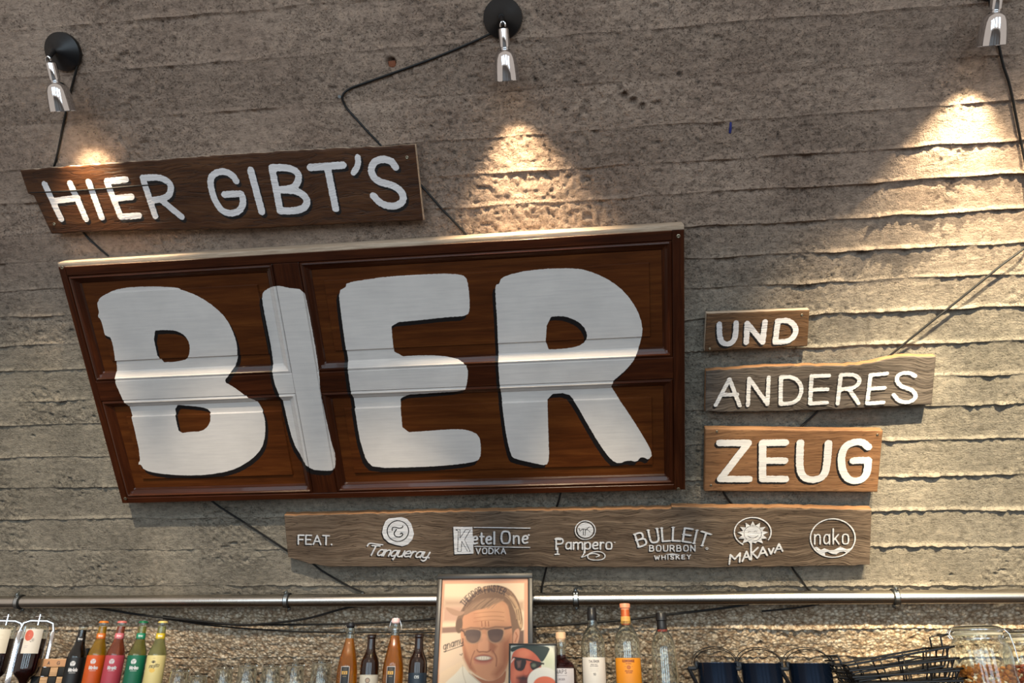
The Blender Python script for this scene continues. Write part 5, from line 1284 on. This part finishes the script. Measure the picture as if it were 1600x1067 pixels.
# ------------------------------------------------------------------ clip-top jars of nuts
def jar(px, off, r, topy, fill_y, label, nlabel, ncol, wirex, sd):
    P = row(px, off, 1040); H = rowz(px, topy, off) - ZS; zf = rowz(px, fill_y, off) - ZS
    rt_ = empty('clip_top_jar', Matrix.Translation((P[0], P[1], ZS)) @ YM, label, 'jar')
    zc = H - .030
    prof = smooth_prof([(r * .8, 0), (r * .97, .002), (r, .012), (r, zc - .045), (r * .98, zc - .032), (r * .86, zc - .016), (r * .80, zc - .008), (r * .80, zc)])
    MB().lathe(glass_shell(prof, .003), 44).build('glass_body', M['glass'], rt_)
    MB().lathe([(r * .84, zc), (r * .845, zc + .003), (r * .84, zc + .006)], 40, capa=False, capb=False).build('rubber_seal', plain('jar_seal', (216, 206, 178), .6), rt_)
    MB().lathe(smooth_prof([(r * .80, zc + .006), (r * .88, zc + .008), (r * .88, zc + .016), (r * .80, zc + .024), (r * .5, zc + .029), (.004, H)], 1) + [(.004, H - .004), (r * .5, zc + .025), (r * .76, zc + .019), (r * .78, zc + .009)], 40, capb=False, capa=False).build('lid', M['glass'], rt_)
    s = MB()
    s.tube([(r * .86 * math.cos(a), r * .86 * math.sin(a), zc - .010) for a in np.linspace(0, 2 * PI, 32)[:-1]], .0012, 6, closed=True)
    s.tube([(r * .91 * math.cos(a), r * .91 * math.sin(a), zc + .014) for a in np.linspace(0, 2 * PI, 32)[:-1]], .0012, 6, closed=True)
    for sy in (-.4, .4):
        a0 = -.45
        s.tube([(r * .92 * math.cos(a0 + sy * .3), r * .92 * math.sin(a0 + sy * .3), zc + .016), (r * 1.05 * math.cos(a0 + sy * .3), r * 1.05 * math.sin(a0 + sy * .3), zc + .002), (r * 1.10 * math.cos(a0 + sy * .25), r * 1.10 * math.sin(a0 + sy * .25), zc - .03), (r * 1.12 * math.cos(a0 + sy * .2), r * 1.12 * math.sin(a0 + sy * .2), zc - .075)], .0014, 6)
    s.tube([(-r * .92, -.008, zc + .014), (-r * 1.0, -.008, zc + .004), (-r * .9, -.008, zc - .010)], .0014, 6); s.tube([(-r * .92, .008, zc + .014), (-r * 1.0, .008, zc + .004), (-r * .9, .008, zc - .010)], .0014, 6)
    s.build('wire_clip', M['wire_steel'], rt_)
    nb = MB(); rg = random.Random(sd); ri = r - .014
    import bmesh
    bm = bmesh.new(); bmesh.ops.create_icosphere(bm, subdivisions=1, radius=1)
    bm.verts.index_update(); iv = [q.co.copy() for q in bm.verts]; fi = [[q.index for q in f.verts] for f in bm.faces]; bm.free()
    z = .012
    layers_ = []
    while z < zf: layers_.append(z); z += .0095
    for z in layers_:
        for k in range(26):
            a = rg.random() * 2 * PI; rad = ri * (1 if k < 16 else math.sqrt(rg.random()) * .8)
            if k >= 16 and z < zf - .02: continue
            Rm = Matrix.Rotation(rg.random() * PI, 4, (rg.random(), rg.random(), rg.random() + .1))
            Rm = Matrix.Translation((rad * math.cos(a), rad * math.sin(a), z + rg.random() * .008)) @ Rm @ Matrix.Diagonal((.0105, .0066, .0056, 1))
            nb.add([Rm @ q for q in iv], fi)
    no = nb.build('nuts', plain('roasted_nuts', ncol, .55, var=.35, bumpy=.3), None, ang=80); no.matrix_world = rt_.matrix_world.copy()
    tag(no, nlabel, 'nuts', kind='stuff')
jar(1537, -.04, .082, 976, 1045, 'clear clip-top jar half full of nuts, beside the wire baskets', 'orange-brown nuts filling the left jar', (245, 145, 60), 0, 3)
jar(1617, -.02, .078, 984, 1040, 'clear clip-top jar cut by the right edge of the picture', 'reddish brown nuts in the jar at the right edge', (200, 96, 60), 0, 4)
